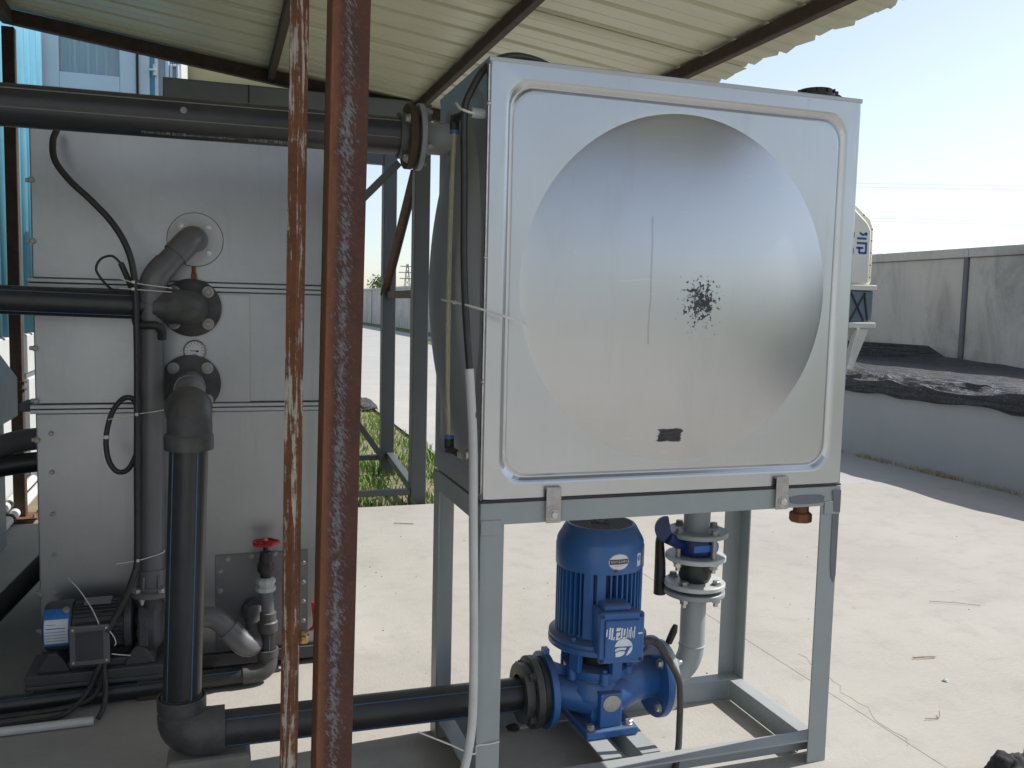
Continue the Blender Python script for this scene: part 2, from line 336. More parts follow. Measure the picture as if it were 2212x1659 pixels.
# ------------------------------------------------------------------ mesh building
class G:
    def __init__(s): s.v = []; s.f = []; s.mi = []
    def add(s, v, f, mi=0):
        o = len(s.v); s.v += [tuple(p) for p in v]; s.f += [tuple(i+o for i in q) for q in f]; s.mi += [mi]*len(f); return s
    def box(s, x0, x1, y0, y1, z0, z1, mi=0):
        v = [(x,y,z) for z in (z0,z1) for y in (y0,y1) for x in (x0,x1)]
        return s.add(v, [(0,2,3,1),(4,5,7,6),(0,1,5,4),(2,6,7,3),(0,4,6,2),(1,3,7,5)], mi)
    def bar(s, a, b, wdt, hgt, up=(0,0,1), mi=0):
        a, b = Vector(a), Vector(b); d = (b-a).normalized(); up = Vector(up)
        if abs(d.dot(up)) > .98: up = Vector((0,1,0))
        x = d.cross(up).normalized(); y = x.cross(d)
        v = []
        for p in (a, b):
            for sx, sy in ((-1,-1),(1,-1),(1,1),(-1,1)): v.append(p + x*sx*wdt/2 + y*sy*hgt/2)
        return s.add(v, [(0,1,2,3),(7,6,5,4),(0,4,5,1),(1,5,6,2),(2,6,7,3),(3,7,4,0)], mi)
    def prism(s, poly, a, b, mi=0):
        """poly: 3-D outline; extruded by vector a->b offset"""
        off0, off1 = Vector(a), Vector(b); n = len(poly)
        v = [Vector(p)+off0 for p in poly] + [Vector(p)+off1 for p in poly]
        f = [tuple(range(n))[::-1], tuple(range(n, 2*n))] + [(i, (i+1)%n, n+(i+1)%n, n+i) for i in range(n)]
        return s.add(v, f, mi)
    def tube(s, path, r, seg=20, caps=True, mi=0):
        P = [Vector(p) for p in path]; n = len(P)
        R = r if isinstance(r, (list, tuple)) else [r]*n
        d = (P[1]-P[0]).normalized()
        x = d.orthogonal().normalized(); v = []; f = []
        for i in range(n):
            if i == 0: t = (P[1]-P[0]).normalized()
            elif i == n-1: t = (P[-1]-P[-2]).normalized()
            else:
                t = (P[i+1]-P[i]).normalized() + (P[i]-P[i-1]).normalized()
                t = t.normalized() if t.length > 1e-6 else d
            x = (x - t*x.dot(t)); x = x.normalized() if x.length > 1e-6 else t.orthogonal().normalized()
            y = t.cross(x)
            for k in range(seg):
                a = 2*math.pi*k/seg; v.append(P[i] + (x*math.cos(a)+y*math.sin(a))*R[i])
        for i in range(n-1):
            for k in range(seg):
                k2 = (k+1) % seg; f.append((i*seg+k, i*seg+k2, (i+1)*seg+k2, (i+1)*seg+k))
        if caps: f += [tuple(range(seg))[::-1], tuple((n-1)*seg+k for k in range(seg))]
        return s.add(v, f, mi)
    def cyl(s, a, b, r, seg=24, r2=None, mi=0): return s.tube([a, b], [r, r if r2 is None else r2], seg, True, mi)
    def lathe(s, prof, origin, axis=(0,0,1), seg=40, mi=0, sx=1.0):
        """prof: (radius, height) list along the axis"""
        o = Vector(origin); t = Vector(axis).normalized()
        x = Vector((1,0,0)) if abs(t.x) < .9 else Vector((0,1,0))
        x = (x - t*x.dot(t)).normalized(); y = t.cross(x); v = []; f = []; n = len(prof)
        for r, h in prof:
            for k in range(seg):
                a = 2*math.pi*k/seg; v.append(o + t*h + (x*math.cos(a)*sx+y*math.sin(a))*r)
        for i in range(n-1):
            for k in range(seg):
                k2 = (k+1) % seg; f.append((i*seg+k, i*seg+k2, (i+1)*seg+k2, (i+1)*seg+k))
        if prof[0][0] > 1e-4: f.append(tuple(range(seg))[::-1])
        if prof[-1][0] > 1e-4: f.append(tuple((n-1)*seg+k for k in range(seg)))
        return s.add(v, f, mi)
    def ring(s, o, axis, r_in, r_out, th, seg=40, mi=0):
        return s.lathe([(r_in,0),(r_out,0),(r_out,th),(r_in,th),(r_in,0)], o, axis, seg, mi) if r_in > 1e-4 else s.lathe([(r_out,0),(r_out,th)], o, axis, seg, mi)
    def angle(s, a, b, da, db, leg, th, mi=0):
        """L-section from a to b; legs along unit vectors da and db from the heel"""
        da, db = Vector(da), Vector(db)
        o = [Vector((0,0,0)), da*leg, da*leg+db*th, da*th+db*th, da*th+db*leg, db*leg]
        return s.prism([Vector(a)+p for p in o], (0,0,0), Vector(b)-Vector(a), mi)

def spline(pts, n=8):
    P = [Vector(p) for p in pts]; out = []
    Q = [P[0]*2-P[1]] + P + [P[-1]*2-P[-2]]
    for i in range(1, len(Q)-2):
        p0, p1, p2, p3 = Q[i-1:i+3]
        for k in range(n):
            t = k/n
            out.append(.5*((2*p1)+(p2-p0)*t+(2*p0-5*p1+4*p2-p3)*t*t+(3*p1-p0-3*p2+p3)*t**3))
    out.append(P[-1]); return out
def elbow(a, c, b, n=8):
    """quarter bend from a to b with corner c"""
    a, b, c = Vector(a), Vector(b), Vector(c)
    return [a*(1-t)**2 + c*2*t*(1-t) + b*t*t for t in [i/n for i in range(n+1)]]

def org(o):
    p = Vector((0,0,0))
    while o is not None: p += o.location; o = o.parent
    return p
def tag(o, label=None, cat=None, group=None, kind=None):
    if label: o['label'] = label
    if cat: o['category'] = cat
    if group: o['group'] = group
    if kind: o['kind'] = kind
    return o
def obj(name, g, mats, parent=None, ang=35, bevel=0, loc=None, bseg=2, solid=0, label=None):
    me = bpy.data.meshes.new(name)
    base = org(parent) if parent else Vector(loc or (0,0,0))
    me.from_pydata([tuple(Vector(p)-base) for p in g.v], [], g.f)
    for mm in (mats if isinstance(mats, (list, tuple)) else [mats]): me.materials.append(M[mm] if isinstance(mm, str) else mm)
    if any(g.mi): me.polygons.foreach_set('material_index', g.mi)
    me.update()
    if ang:
        me.shade_smooth(); me.set_sharp_from_angle(angle=math.radians(ang))
    o = bpy.data.objects.new(name, me); COL.objects.link(o)
    if parent: o.parent = parent
    else: o.location = base
    if solid:
        md = o.modifiers.new('thickness', 'SOLIDIFY'); md.thickness = solid; md.offset = 0
    if bevel:
        md = o.modifiers.new('bevel', 'BEVEL'); md.width = bevel; md.segments = bseg; md.limit_method = 'ANGLE'; md.angle_limit = math.radians(40); md.harden_normals = False
    if label: o['label'] = label
    return o
def thing(name, label, cat, loc, group=None):
    o = bpy.data.objects.new(name, None); COL.objects.link(o); o.location = loc; o.empty_display_size = .1
    return tag(o, label, cat, group)
def struct(name, g, mats, **k): return tag(obj(name, g, mats, **k), kind='structure')

_hex = {}
def _bolt_mesh(mat, style):
    k = (mat, style)
    if k not in _hex:
        g = G()
        if style == 'hex':      # washer + hexagon head, unit radius, growing along +Z
            g.lathe([(1.25,0),(1.25,.25),(1.0,.27)], (0,0,0), (0,0,1), 20); g.lathe([(1.0,.25),(1.0,.95),(.8,1.1)], (0,0,0), (0,0,1), 6)
        elif style == 'socket': # recessed ring, as bolts sunk in washers
            g.lathe([(1.3,0),(1.3,.5),(1.05,.6),(.85,.6),(.8,.25),(.55,.25),(.5,.7),(.3,.75)], (0,0,0), (0,0,1), 24)
        elif style == 'screw':
            g.lathe([(1,0),(1,.25),(.8,.5),(.3,.62)], (0,0,0), (0,0,1), 16)
        elif style == 'stud':   # nut with a length of thread
            g.lathe([(1.25,0),(1.25,.25),(1.0,.27)], (0,0,0), (0,0,1), 20); g.lathe([(1.0,.25),(1.0,1.1)], (0,0,0), (0,0,1), 6); g.lathe([(.58,1.1),(.58,2.0)], (0,0,0), (0,0,1), 12)
        me = bpy.data.meshes.new('bolt'); me.from_pydata(g.v, [], g.f); me.materials.append(M[mat]); me.shade_smooth(); me.set_sharp_from_angle(angle=math.radians(35))
        _hex[k] = me
    return _hex[k]
def bolt(parent, pos, d, r, mat='zinc', style='hex', name='bolt', spin=None):
    o = bpy.data.objects.new(name, _bolt_mesh(mat, style)); COL.objects.link(o); o.parent = parent
    o.location = Vector(pos) - org(parent)
    q = Vector(d).to_track_quat('Z', 'Y').to_matrix().to_4x4() @ Matrix.Rotation(spin if spin is not None else random.random()*6, 4, 'Z')
    o.rotation_euler = q.to_euler(); o.scale = (r, r, r)
    return o
def text(parent, body, size, mat, origin, xdir, ydir, name='lettering', align='CENTER', sx=1.0, depth=.0):
    cu = bpy.data.curves.new('t', 'FONT'); cu.body = body; cu.size = size; cu.align_x = align; cu.align_y = 'CENTER'; cu.resolution_u = 2
    to = bpy.data.objects.new('t', cu); COL.objects.link(to); bpy.context.view_layer.update()
    me = bpy.data.meshes.new_from_object(to.evaluated_get(bpy.context.evaluated_depsgraph_get()))
    bpy.data.objects.remove(to); bpy.data.curves.remove(cu)
    X, Y, O = Vector(xdir).normalized(), Vector(ydir).normalized(), Vector(origin) - org(parent)
    for v in me.vertices: v.co = O + X*v.co.x*sx + Y*v.co.y
    me.materials.clear(); me.materials.append(M[mat])
    o = bpy.data.objects.new(name, me); COL.objects.link(o); o.parent = parent
    return o

# ================================================================== SETTING: ground
def sheet(name, x0, x1, y0, y1, z, mat):
    g = G(); g.add([(x0,y0,z),(x1,y0,z),(x1,y1,z),(x0,y1,z)], [(0,1,2,3)]); return struct(name, g, mat, ang=0)
sheet('terrain', -900, 900, -500, 1400, -.06, 'terrain')
g = G(); g.box(-14, 1.2958, -16, 3.30, -.3, 0); struct('yard_slab', g, 'slab', ang=0, bevel=.002)
g = G(); g.box(1.2965, 4.9, -16, 3.30, -.3, 0); apron = struct('apron', g, 'broom', ang=0, bevel=.002)
g = G(); g.add([(1.10,3.306,-.004),(7.1,3.306,-.004),(7.1,160,-.004),(1.20,160,-.004),(1.18,8.8,-.004)], [(0,1,2,3,4)])
struct('road', g, 'road', ang=0)
g = G(); pts = []
for i in range(18):
    t = .3 + .7*i/17; pts.append((1.45-.16*t+.012*math.sin(i*1.3)+.008*math.sin(i*2.9), .95-.95*t, .0006))
for p, q in zip(pts[:-1], pts[1:]): g.bar(p, q, random.uniform(.0006,.0014), .0006)
obj('crack', g, 'crack', apron, ang=0)
g = G(); g.add([(-6,3.306,-.03),(1.12,3.306,-.03),(1.2,8.8,-.03),(1.22,160,-.03),(-40,160,-.03),(-40,3.306,-.03)], [(0,1,2,3,4,5)])
struct('soil_bed', g, 'soil', ang=0)
g = G(); g.add([(7.1,9.5,-.008),(8.3,9.5,-.008),(8.3,160,-.008),(7.1,160,-.008)], [(0,1,2,3)]); struct('grass_verge', g, 'verge', ang=0)
g = G(); g.add([(5.05,19.5,.002),(5.9,19,.002),(6.6,25,.002),(6.4,29,.002),(5.8,26,.002)], [(0,1,2,3,4)]); struct('grass_island', g, 'verge', ang=0)

def blades(name, spots, hmin, hmax, mat, lean=.5, wd=.004):
    g = G()
    for x, y, z in spots:
        h = random.uniform(hmin, hmax); a = random.uniform(0, 6.28); dx, dy = math.cos(a), math.sin(a)
        k = random.uniform(0, lean)*h; b = random.uniform(0, 6.28); wx, wy = math.cos(b)*wd, math.sin(b)*wd
        g.add([(x-wx,y-wy,z),(x+wx,y+wy,z),(x+dx*k*.4+wx*.7,y+dy*k*.4+wy*.7,z+h*.6),(x+dx*k*.4-wx*.7,y+dy*k*.4-wy*.7,z+h*.6),(x+dx*k,y+dy*k,z+h)], [(0,1,2,3),(3,2,4)])
    return tag(obj(name, g, mat, ang=0), kind='stuff')
sp = []
while len(sp) < 9500:
    x, y = random.uniform(-.35, 1.2), 3.32 + random.random()**1.25*6
    # tufts: thin out with a coarse pattern
    k = math.sin(x*5.1+1.3)*math.sin(y*3.7+.4) + .5*math.sin(x*11+y*7)
    if x > 1.16 - .05*math.sin(y*3): continue
    if random.random() < .52 + .42*k: sp.append((x, y, -.03))
blades('grass', sp, .025, .085, 'grass', .8, .005)
sp = []
while len(sp) < 1700:
    y = random.uniform(1.2, 7.2); k = math.sin(y*4.1)+math.sin(y*9.3+1)
    if random.random() < .45+.3*k: sp.append((4.69-abs(random.gauss(0,.018)), y, -.002))
blades('dry_weeds', sp, .008, .05, 'dry', 1.2, .004)

# ------------------------------------------------------------------ boundary wall, panels and posts
bw = thing('boundary_wall', 'long grey concrete panel wall with stained faces running along the far side of the yard', 'wall', (8.3, 8, 0))
ys = [2.0 + .0]
y = -4.17
while y < 62:
    g = G(); g.box(8.30, 8.42, y+.034, y+5.466, -.05, 1.95); obj('panel', g, 'wall', bw, ang=0, bevel=.01)
    g = G(); g.box(8.265, 8.455, y-.04, y+5.455, 1.952, 2.07); obj('coping', g, 'wall', bw, ang=0, bevel=.012)
    g = G(); g.box(8.27, 8.45, y-.032, y+.032, -.05, 1.95); obj('post', g, 'wall_post', bw, ang=0, bevel=.01)
    y += 5.5

# ------------------------------------------------------------------ covered basin on the right
ba = thing('basin', 'low slate blue rendered basin wall beside the concrete apron, draped along its rim', 'basin', (6.4, 4, 0))
g = G(); g.box(4.70, 4.86, -3.0, 9.2, -.1, .60); obj('side_wall', g, 'pool', ba, ang=0, bevel=.012)
g = G(); g.box(8.10, 8.24, -3.0, 9.2, -.1, .60); obj('far_wall', g, 'pool', ba, ang=0, bevel=.012)
g = G(); g.box(4.862, 8.098, 9.05, 9.2, -.1, .60); obj('end_wall', g, 'pool', ba, ang=0, bevel=.012)
g = G(); g.box(4.862, 8.098, -3.0, -2.85, -.1, .60); obj('end_wall', g, 'pool', ba, ang=0, bevel=.012)
def tarp():
    g = G(); nx, ny = 110, 260
    import mathutils.noise as mn
    ext = .28
    for j in range(ny+1):
        yy = -3.05 + 12.3*j/ny
        hang = .062 + .045*mn.noise((yy*.9, 3.1, 0)) + .03*mn.noise((yy*3.1, 7, 0))
        for i in range(nx+1):
            s = -hang + (8.26-4.66+hang)*i/nx if i > 14 else -hang + hang*1.0*i/14*1.0
            if i <= 14:      # hanging lip over the rim, gathered in folds
                t = i/14; d = hang*(1-t)
                fold = .022*mn.noise((yy*2.2, d*38, 1.7)) + .012*mn.noise((yy*7, d*60, 4))
                x = 4.685 - .018 - abs(fold) - .012*math.sin(t*3.1); z = .622 - d + .006*mn.noise((yy*6, d*20, 2))
                if t > .9: x += .01
            else:
                t = (i-14)/(nx-14); x = 4.672 + (8.27-4.672)*t**1.35
                ed = math.exp(-((x-4.72)/.16)**2)
                rid = 1-abs(mn.noise((yy*1.1+x*1.9, x*3.2-yy*.35, 5.2)))*2
                z = .625 + .05*ed*(.45+.55*mn.noise((yy*1.4, 1.2, 9))) + .016*max(0, rid)**3*(1-.35*t) + .010*mn.noise((x*3.1, yy*1.5, 0)) + .006*mn.noise((x*9, yy*5.5, 3)) + .030*max(0, 1-abs(mn.noise((yy*2.1+x*.6, x*6.5-yy*.5, 8)))*4)*math.exp(-((x-5.2)/.8)**2)
                rid2 = 1-abs(mn.noise((yy*.55+x*.8, x*7.2-yy*.2, 1.2)))*2.0
                z += .034*max(0, rid2)**3*math.exp(-((x-5.0)/.6)**2)
                bk = math.exp(-((x-8.05)/.18)**2)
                z += bk*(.06 + .05*mn.noise((yy*.8, 11, 2)))
            g.v.append((x, yy, max(z, .605) if i > 14 else z))
    for j in range(ny):
        for i in range(nx):
            a = j*(nx+1)+i; g.f.append((a, a+1, a+nx+2, a+nx+1)); g.mi.append(0)
    return g
tag(obj('tarpaulin', tarp(), 'tarp', ang=60, loc=(6.4,3,.6)), 'wrinkled black plastic tarpaulin spread over the low blue basin', 'tarpaulin')
# liner upstand against the far wall
g = G(); g.prism([(8.02,6.6,.60),(8.02,9.0,.60),(8.02,9.0,.84),(8.02,7.15,.84)], (0,0,0), (.07,0,0))
tag(obj('liner_board', g, 'tarp', ang=0, bevel=.01, loc=(8.05,7.8,.6)), 'dark sloped board standing behind the tarpaulin against the grey wall', 'board')

# ------------------------------------------------------------------ cream machine behind the tank, standing in the basin
mc = thing('filter_machine', 'cream sided machine with blue lettering standing behind the tank at the basin', 'machine', (5.6, 6.5, .6))
def machine():
    # casing: chamfered outline in the X-Z plane with its right end at XR, swept along Y
    XR, YF, WD, DP = 6.165, 6.0, 1.15, .9
    def outline(i): return [(XR-i,1.54),(XR-i,2.14-i*.4),(XR-.05-i,2.245-i*.7),(XR-.40-i*.3,2.50-i),(XR-WD+i,2.50-i),(XR-WD+i,1.54)]
    g = G(); g.prism([(p,YF,q) for p,q in outline(0)], (0,0,0), (0,DP,0)); obj('flange_edge', g, 'white_case', mc, ang=20, bevel=.03, bseg=3)
    g = G(); g.prism([(p,YF,q) for p,q in outline(.075)], (0,-.045,0), (0,-.002,0)); obj('side_panel', g, 'white_case', mc, ang=20, bevel=.03, bseg=3)
    for z in (1.62,1.75,1.88,2.01,2.13): bolt(mc, (XR-.035,YF-.002,z), (0,-1,0), .008, 'motor', 'screw')
    for t in (.25,.7): bolt(mc, (XR-.07-.34*t,YF-.002,2.215+.25*t), (0,-1,0), .008, 'motor', 'screw')
    g = G(); g.box(XR-WD-.03,XR+.025,YF-.06,YF+DP,1.475,1.535); obj('upper_rail', g, 'white_case', mc, ang=0, bevel=.008)
    g = G(); g.box(XR-WD,XR+.01,YF-.035,YF+DP,1.135,1.472); obj('grey_band', g, 'machine_band', mc, ang=0, bevel=.02)
    for xx, dx in ((6.07,-.03),(5.96,.09),(5.96,-.09),(5.6,.1)):
        g = G(); g.bar((xx-dx,YF-.043,1.15),(xx+dx,YF-.043,1.45),.014,.016,(0,1,0)); obj('brace', g, 'motor', mc, ang=0)
    g = G(); g.box(XR-WD-.03,XR+.03,YF-.065,YF+DP,1.07,1.132); obj('lower_rail', g, 'white_case', mc, ang=0, bevel=.008)
    for s_ in (1, -1):
        xa = XR-.04 if s_ > 0 else XR-WD+.04
        for yy in (YF-.05, YF+DP-.10):
            g = G(); g.prism([(xa,yy,1.068),(xa-s_*.17,yy,1.068),(xa-s_*.30,yy,.60),(xa-s_*.20,yy,.60)], (0,0,0), (0,.05,0)); g.prism([(xa-s_*.15,yy-.03,1.068),(xa-s_*.175,yy-.03,1.068),(xa-s_*.305,yy-.03,.60),(xa-s_*.28,yy-.03,.60)], (0,0,0), (0,.028,0))
            obj('leg', g, 'white_case', mc, ang=0, bevel=.005)
    g = G(); g.prism([(XR-.25,YF+.1,1.06),(XR-WD+.25,YF+.1,1.06),(XR-WD+.4,YF+.1,.64),(XR-.4,YF+.1,.64)], (0,0,0), (0,.6,0)); obj('hopper', g, 'white_case', mc, ang=0)
    # lettering on the side panel: blocky strokes stacked upwards
    Y = YF-.0465
    st = [[(6.055,2.085),(6.005,2.06),(5.965,2.085)],[(6.05,2.085),(6.05,2.055)],[(5.935,2.025),(6.055,2.025)],[(5.935,1.975),(6.055,1.975)],[(6.055,1.985),(6.055,1.865)],[(6.055,1.872),(5.965,1.872)],[(5.97,1.872),(5.97,1.93)],[(5.93,1.925),(6.02,1.925)],
          [(5.885,2.085),(5.885,2.03)],[(5.885,1.92),(5.885,1.86)]]
    st = [[(p[0]-.03, p[1]) for p in q] for q in st]
    g = G()
    for pts in st:
        for p, q in zip(pts[:-1], pts[1:]): g.bar((p[0],Y,p[1]),(q[0],Y,q[1]),.003,.024,(0,0,1) if abs(p[1]-q[1]) < abs(p[0]-q[0]) else (1,0,0)) if False else g.bar((p[0],Y,p[1]),(q[0],Y,q[1]),.024,.003,(0,1,0))
    obj('lettering', g, 'blue_print', mc, ang=0)
M['blue_print'] = simple('blue_print', (.05,.11,.36), None, .5, sc=10)
machine()

# ------------------------------------------------------------------ far tree, pylon, power lines
tr = thing('tree', 'small green tree showing over the far end of the boundary wall', 'tree', (11.6, 66, 0))
g = G(); g.tube([(11.6,66,0),(11.65,66,1.4),(11.55,66,2.6)], [.12,.09,.04], 8); obj('trunk', g, 'bark', tr)
g = G()
for k in range(900):
    a, b = random.uniform(0,6.28), random.gauss(0,.5); rr = random.random()**.5*(.9+.4*math.sin(a*3))
    c = Vector((11.55+rr*math.cos(a)*.9, 66+rr*math.sin(a), 2.75+b*.55-.15*rr)); s_ = random.uniform(.05,.11); d = Vector((random.gauss(0,1),random.gauss(0,1),random.gauss(0,1))).normalized(); e = d.orthogonal().normalized()
    g.add([c-e*s_, c+d.cross(e)*s_*.6, c+e*s_, c-d.cross(e)*s_*.6], [(0,1,2,3)])
obj('crown', g, 'leaf', tr, ang=0)
py = thing('pylon', 'tiny lattice transmission pylon on the horizon beyond the wall', 'pylon', (66, 318, 0))
g = G()
H_, bx_ = 15.5, 66
for sx in (-1,1):
    for sy in (-1,1): g.bar((bx_+sx*1.6,318+sy*1.6,0),(bx_+sx*.25,318+sy*.25,H_),.16,.16)
for k in range(8):
    z0, z1 = H_*k/8, H_*(k+1)/8; a0, a1 = 1.6-1.35*k/8, 1.6-1.35*(k+1)/8
    for sy in (-1,1):
        g.bar((bx_-a0,318+sy*a0,z0),(bx_+a1,318+sy*a1,z1),.09,.09); g.bar((bx_+a0,318+sy*a0,z0),(bx_-a1,318+sy*a1,z1),.09,.09)
obj('mast', g, 'pylon', py, ang=0)
for z, wd in ((14.6,2.6),(12.4,3.2),(10.2,2.8)):
    g = G(); g.bar((bx_-wd,318,z),(bx_+wd,318,z),.18,.3); obj('crossarm', g, 'pylon', py, ang=0)
pw = thing('power_line', 'faint pair of sagging power cables crossing the pale sky on the right', 'power line', (120, 140, 20), None)
for k, (za, zb) in enumerate(((28.5,35),(27.8,34),(22.2,26),(21.6,25.2),(15.8,18.2),(15.2,17.5))):
    g = G(); pts = []
    for i in range(25):
        t = i/24; pts.append((60+190*t, 170-30*t, za+(zb-za)*t-7*t*(1-t)))
    g.tube(pts, .028, 5, False); obj('wire', g, 'pylon', pw)

# ------------------------------------------------------------------ blue building at the left
def corrugated(axis, fixed, a0, a1, z0, z1, pitch=.20, dep=.035, flip=1):
    """ribbed sheet standing upright; axis 'Y': runs along Y at x=fixed, 'X': runs along X at y=fixed"""
    prof = []; a = a0
    while a < a1 - 1e-6:
        for da, h in ((0,0),(.5,0),(.6,1),(.9,1)):
            p = a + da*pitch
            if p < a1: prof.append((p, h*dep*flip))
        a += pitch
    prof.append((a1, 0)); g = G()
    for z in (z0, z1):
        for p, h in prof: g.v.append((fixed+h, p, z) if axis == 'Y' else (p, fixed+h, z))
    n = len(prof)
    for i in range(n-1): g.f.append((i, i+1, n+i+1, n+i)); g.mi.append(0)
    return g
bb = thing('blue_building', 'cyan corrugated building with a white window behind the left shelter post', 'building', (-2.2, 5, 0))
for k in range(4):
    y0 = 1.0 + 1.2*k; obj('sheet', corrugated('Y', -1.72, y0, min(y0+1.21, 5.09), .985, 3.9), 'blue_wall', bb, ang=20, solid=.002)
g = G(); g.box(-1.95, -1.71, -7.0, 5.09, .72, .97); obj('plinth_course', g, 'wainscot', bb, ang=0, bevel=.01)  # walls here run on unseen towards the camera, added to block sky light
g = G(); g.box(-1.97, -1.72, -7.0, 5.09, .69, .718); obj('groove', g, 'wall_post', bb, ang=0)  # dark tone paints the shadow in this gap
g = G(); g.box(-1.95, -1.705, -7.0, 5.09, -.05, .688); obj('plinth', g, 'wainscot', bb, ang=0, bevel=.01)
g = G(); g.box(-5, -1.74, -7.0, 5.09, -.05, 3.95); obj('core', g, 'wainscot', bb, ang=0)
# rear wing facing the yard, with window and door leaf
obj('sheet', corrugated('X', 5.12, -1.74, -.80, .0, 2.60, flip=-1), 'blue_wall', bb, ang=20, solid=.002)
g = G(); g.box(-1.74, -.80, 5.16, 8.6, 0, 3.95); obj('wing', g, 'wainscot', bb, ang=0)
def window(x0, x1, z0, z1, fr, mid=None):
    y = 5.075; w_ = bb
    g = G(); g.box(x0,x0+fr,y-.03,y+.03,z0,z1); g.box(x1-fr,x1,y-.03,y+.03,z0,z1); g.box(x0+fr,x1-fr,y-.03,y+.03,z0,z0+fr); g.box(x0+fr,x1-fr,y-.03,y+.03,z1-fr,z1)
    f = obj('window', g, 'upvc', bb, ang=0, bevel=.006)
    g = G(); g.box(x0+fr,x1-fr,y-.004,y+.004,z0+fr,z1-fr); obj('pane', g, 'glass', f, ang=0)
    return f
g = G(); g.box(-1.098,-.80,5.085,5.118,2.2,3.9); obj('backing', g, 'upvc', bb, ang=0)
f = window(-1.70, -1.095, 2.655, 3.62, .11)
cg = G()
for i in range(60): 
    x = -1.60 + .34*i/59; z_ = .012*math.sin(i*1.25)+.006*math.sin(i*.4); cg.v += [(x, 5.108+z_*.5, 2.66), (x, 5.108+z_*.5, 3.55)]
for i in range(59): cg.f.append((2*i,2*i+2,2*i+3,2*i+1)); cg.mi.append(0)
obj('curtain', cg, 'curtain', f, ang=60)
for x in (-1.50,-1.415,-1.36,-1.30):
    g = G(); g.box(x,x+.014,5.083,5.09,2.77,3.5); obj('slat', g, 'upvc', f, ang=0)
g = G(); g.box(-1.092,-1.084,5.03,5.083,2.3,3.6); obj('jamb_gap', g, 'dark_part', bb, ang=0)
g = G(); g.box(-1.083,-1.008,5.05,5.083,2.3,3.6); obj('jamb', g, 'upvc', bb, ang=0, bevel=.004)
g = G(); g.box(-1.006,-.978,5.07,5.083,2.3,3.6); obj('trim', g, 'blue_wall', bb, ang=0)
f = window(-.976, -.878, 2.4, 3.6, .026)
g = G(); g.box(-.985,-.960,5.02,5.044,2.79,2.87); g.box(-1.01,-.97,5.005,5.02,2.82,2.835); obj('latch', g, 'zinc', f, ang=0, bevel=.003)
f = window(-.874, -.812, 2.3, 2.89, .018)
obj('sheet', corrugated('X', 5.083, -.874, -.812, 2.895, 3.9, .014, .006, flip=-1), 'blue_wall', bb, ang=20, solid=.001)
# beige building behind
gb = thing('beige_building', 'plain beige rendered building rising behind the grey platform', 'building', (-.1, 9, 0))
g = G(); g.box(-.93, .53, 7.0, 11, 0, 4.6); obj('wall', g, 'beige', gb, ang=0, bevel=.01)
g = G(); g.box(-.93, .535, 6.94, 6.998, 3.06, 3.22); obj('ledge', g, 'beige_dirt', gb, ang=0, bevel=.01)

# cabinet, conduits, pipes along the blue wall
cb = thing('grey_cabinet', 'grey sloped hood cabinet against the blue building behind the left post', 'cabinet', (-1.66, 2.9, 0))
g = G(); g.prism([(-1.70,0,.63),(-1.49,0,.63),(-1.49,0,.82),(-1.585,0,.97),(-1.70,0,.99)], (0,1.6,0), (0,2.9,0)); obj('hood', g, 'cabinet', cb, ang=0, bevel=.008)
g = G(); g.box(-1.69,-1.545,1.62,2.86,.0,.628); obj('body', g, 'cabinet', cb, ang=0, bevel=.006)
g = G(); g.box(-1.5445,-1.540,2.42,2.43,.05,.6); g.box(-1.5445,-1.540,2.0,2.01,.05,.6); obj('door_gap', g, 'dark_part', cb, ang=0)
for k, (dx, dz, lb) in enumerate(((0,.065,'upper white conduit pipe running along the foot of the blue building'),(.045,.028,'lower white conduit pipe lying along the foot of the blue building'))):
    g = G(); g.tube([(-1.655+dx,2.2,dz),(-1.66+dx,3.3,dz+.005),(-1.665+dx,4.9,dz+.01)], .026, 16)
    t = tag(obj('conduit', g, 'pvc_white', loc=(-1.66+dx,3.5,dz)), lb, 'conduit', 'white conduits along the building')
    for yy in (3.25, 4.45):
        g = G(); g.ring((-1.66+dx,yy,dz+.004),(0,1,0),.0262,.033,.03,18); obj('clip', g, 'rust_beam', t)
# big grey bent pipe into the tower's left side, black pipe below
g = G(); g.tube(spline([(-1.75,1.35,.555),(-1.5,1.45,.62),(-1.33,1.56,.675),(-1.22,1.62,.70),(-1.05,1.64,.705)],6), .040, 20)
t = tag(obj('grey_pipe', g, 'pvc', loc=(-1.3,1.5,.65)), 'thick grey bent pipe entering the left side of the cooling tower', 'pipe')
g = G(); g.tube(spline([(-1.75,1.30,.49),(-1.5,1.42,.555),(-1.33,1.55,.61),(-1.05,1.60,.635)],6), .036, 20)
tag(obj('dark_pipe', g, 'pe', loc=(-1.3,1.5,.6)), 'dark pipe tucked under the thick grey bent pipe', 'pipe')
g = G(); g.tube([(-1.55,1.10,-.0),(-1.33,1.42,.10),(-1.17,1.66,.25),(-1.05,1.8,.32)], .034, 18)
tag(obj('black_pipe', g, 'pe', loc=(-1.3,1.4,.1)), 'black pipe slanting up from the floor left of the cooling tower', 'pipe')

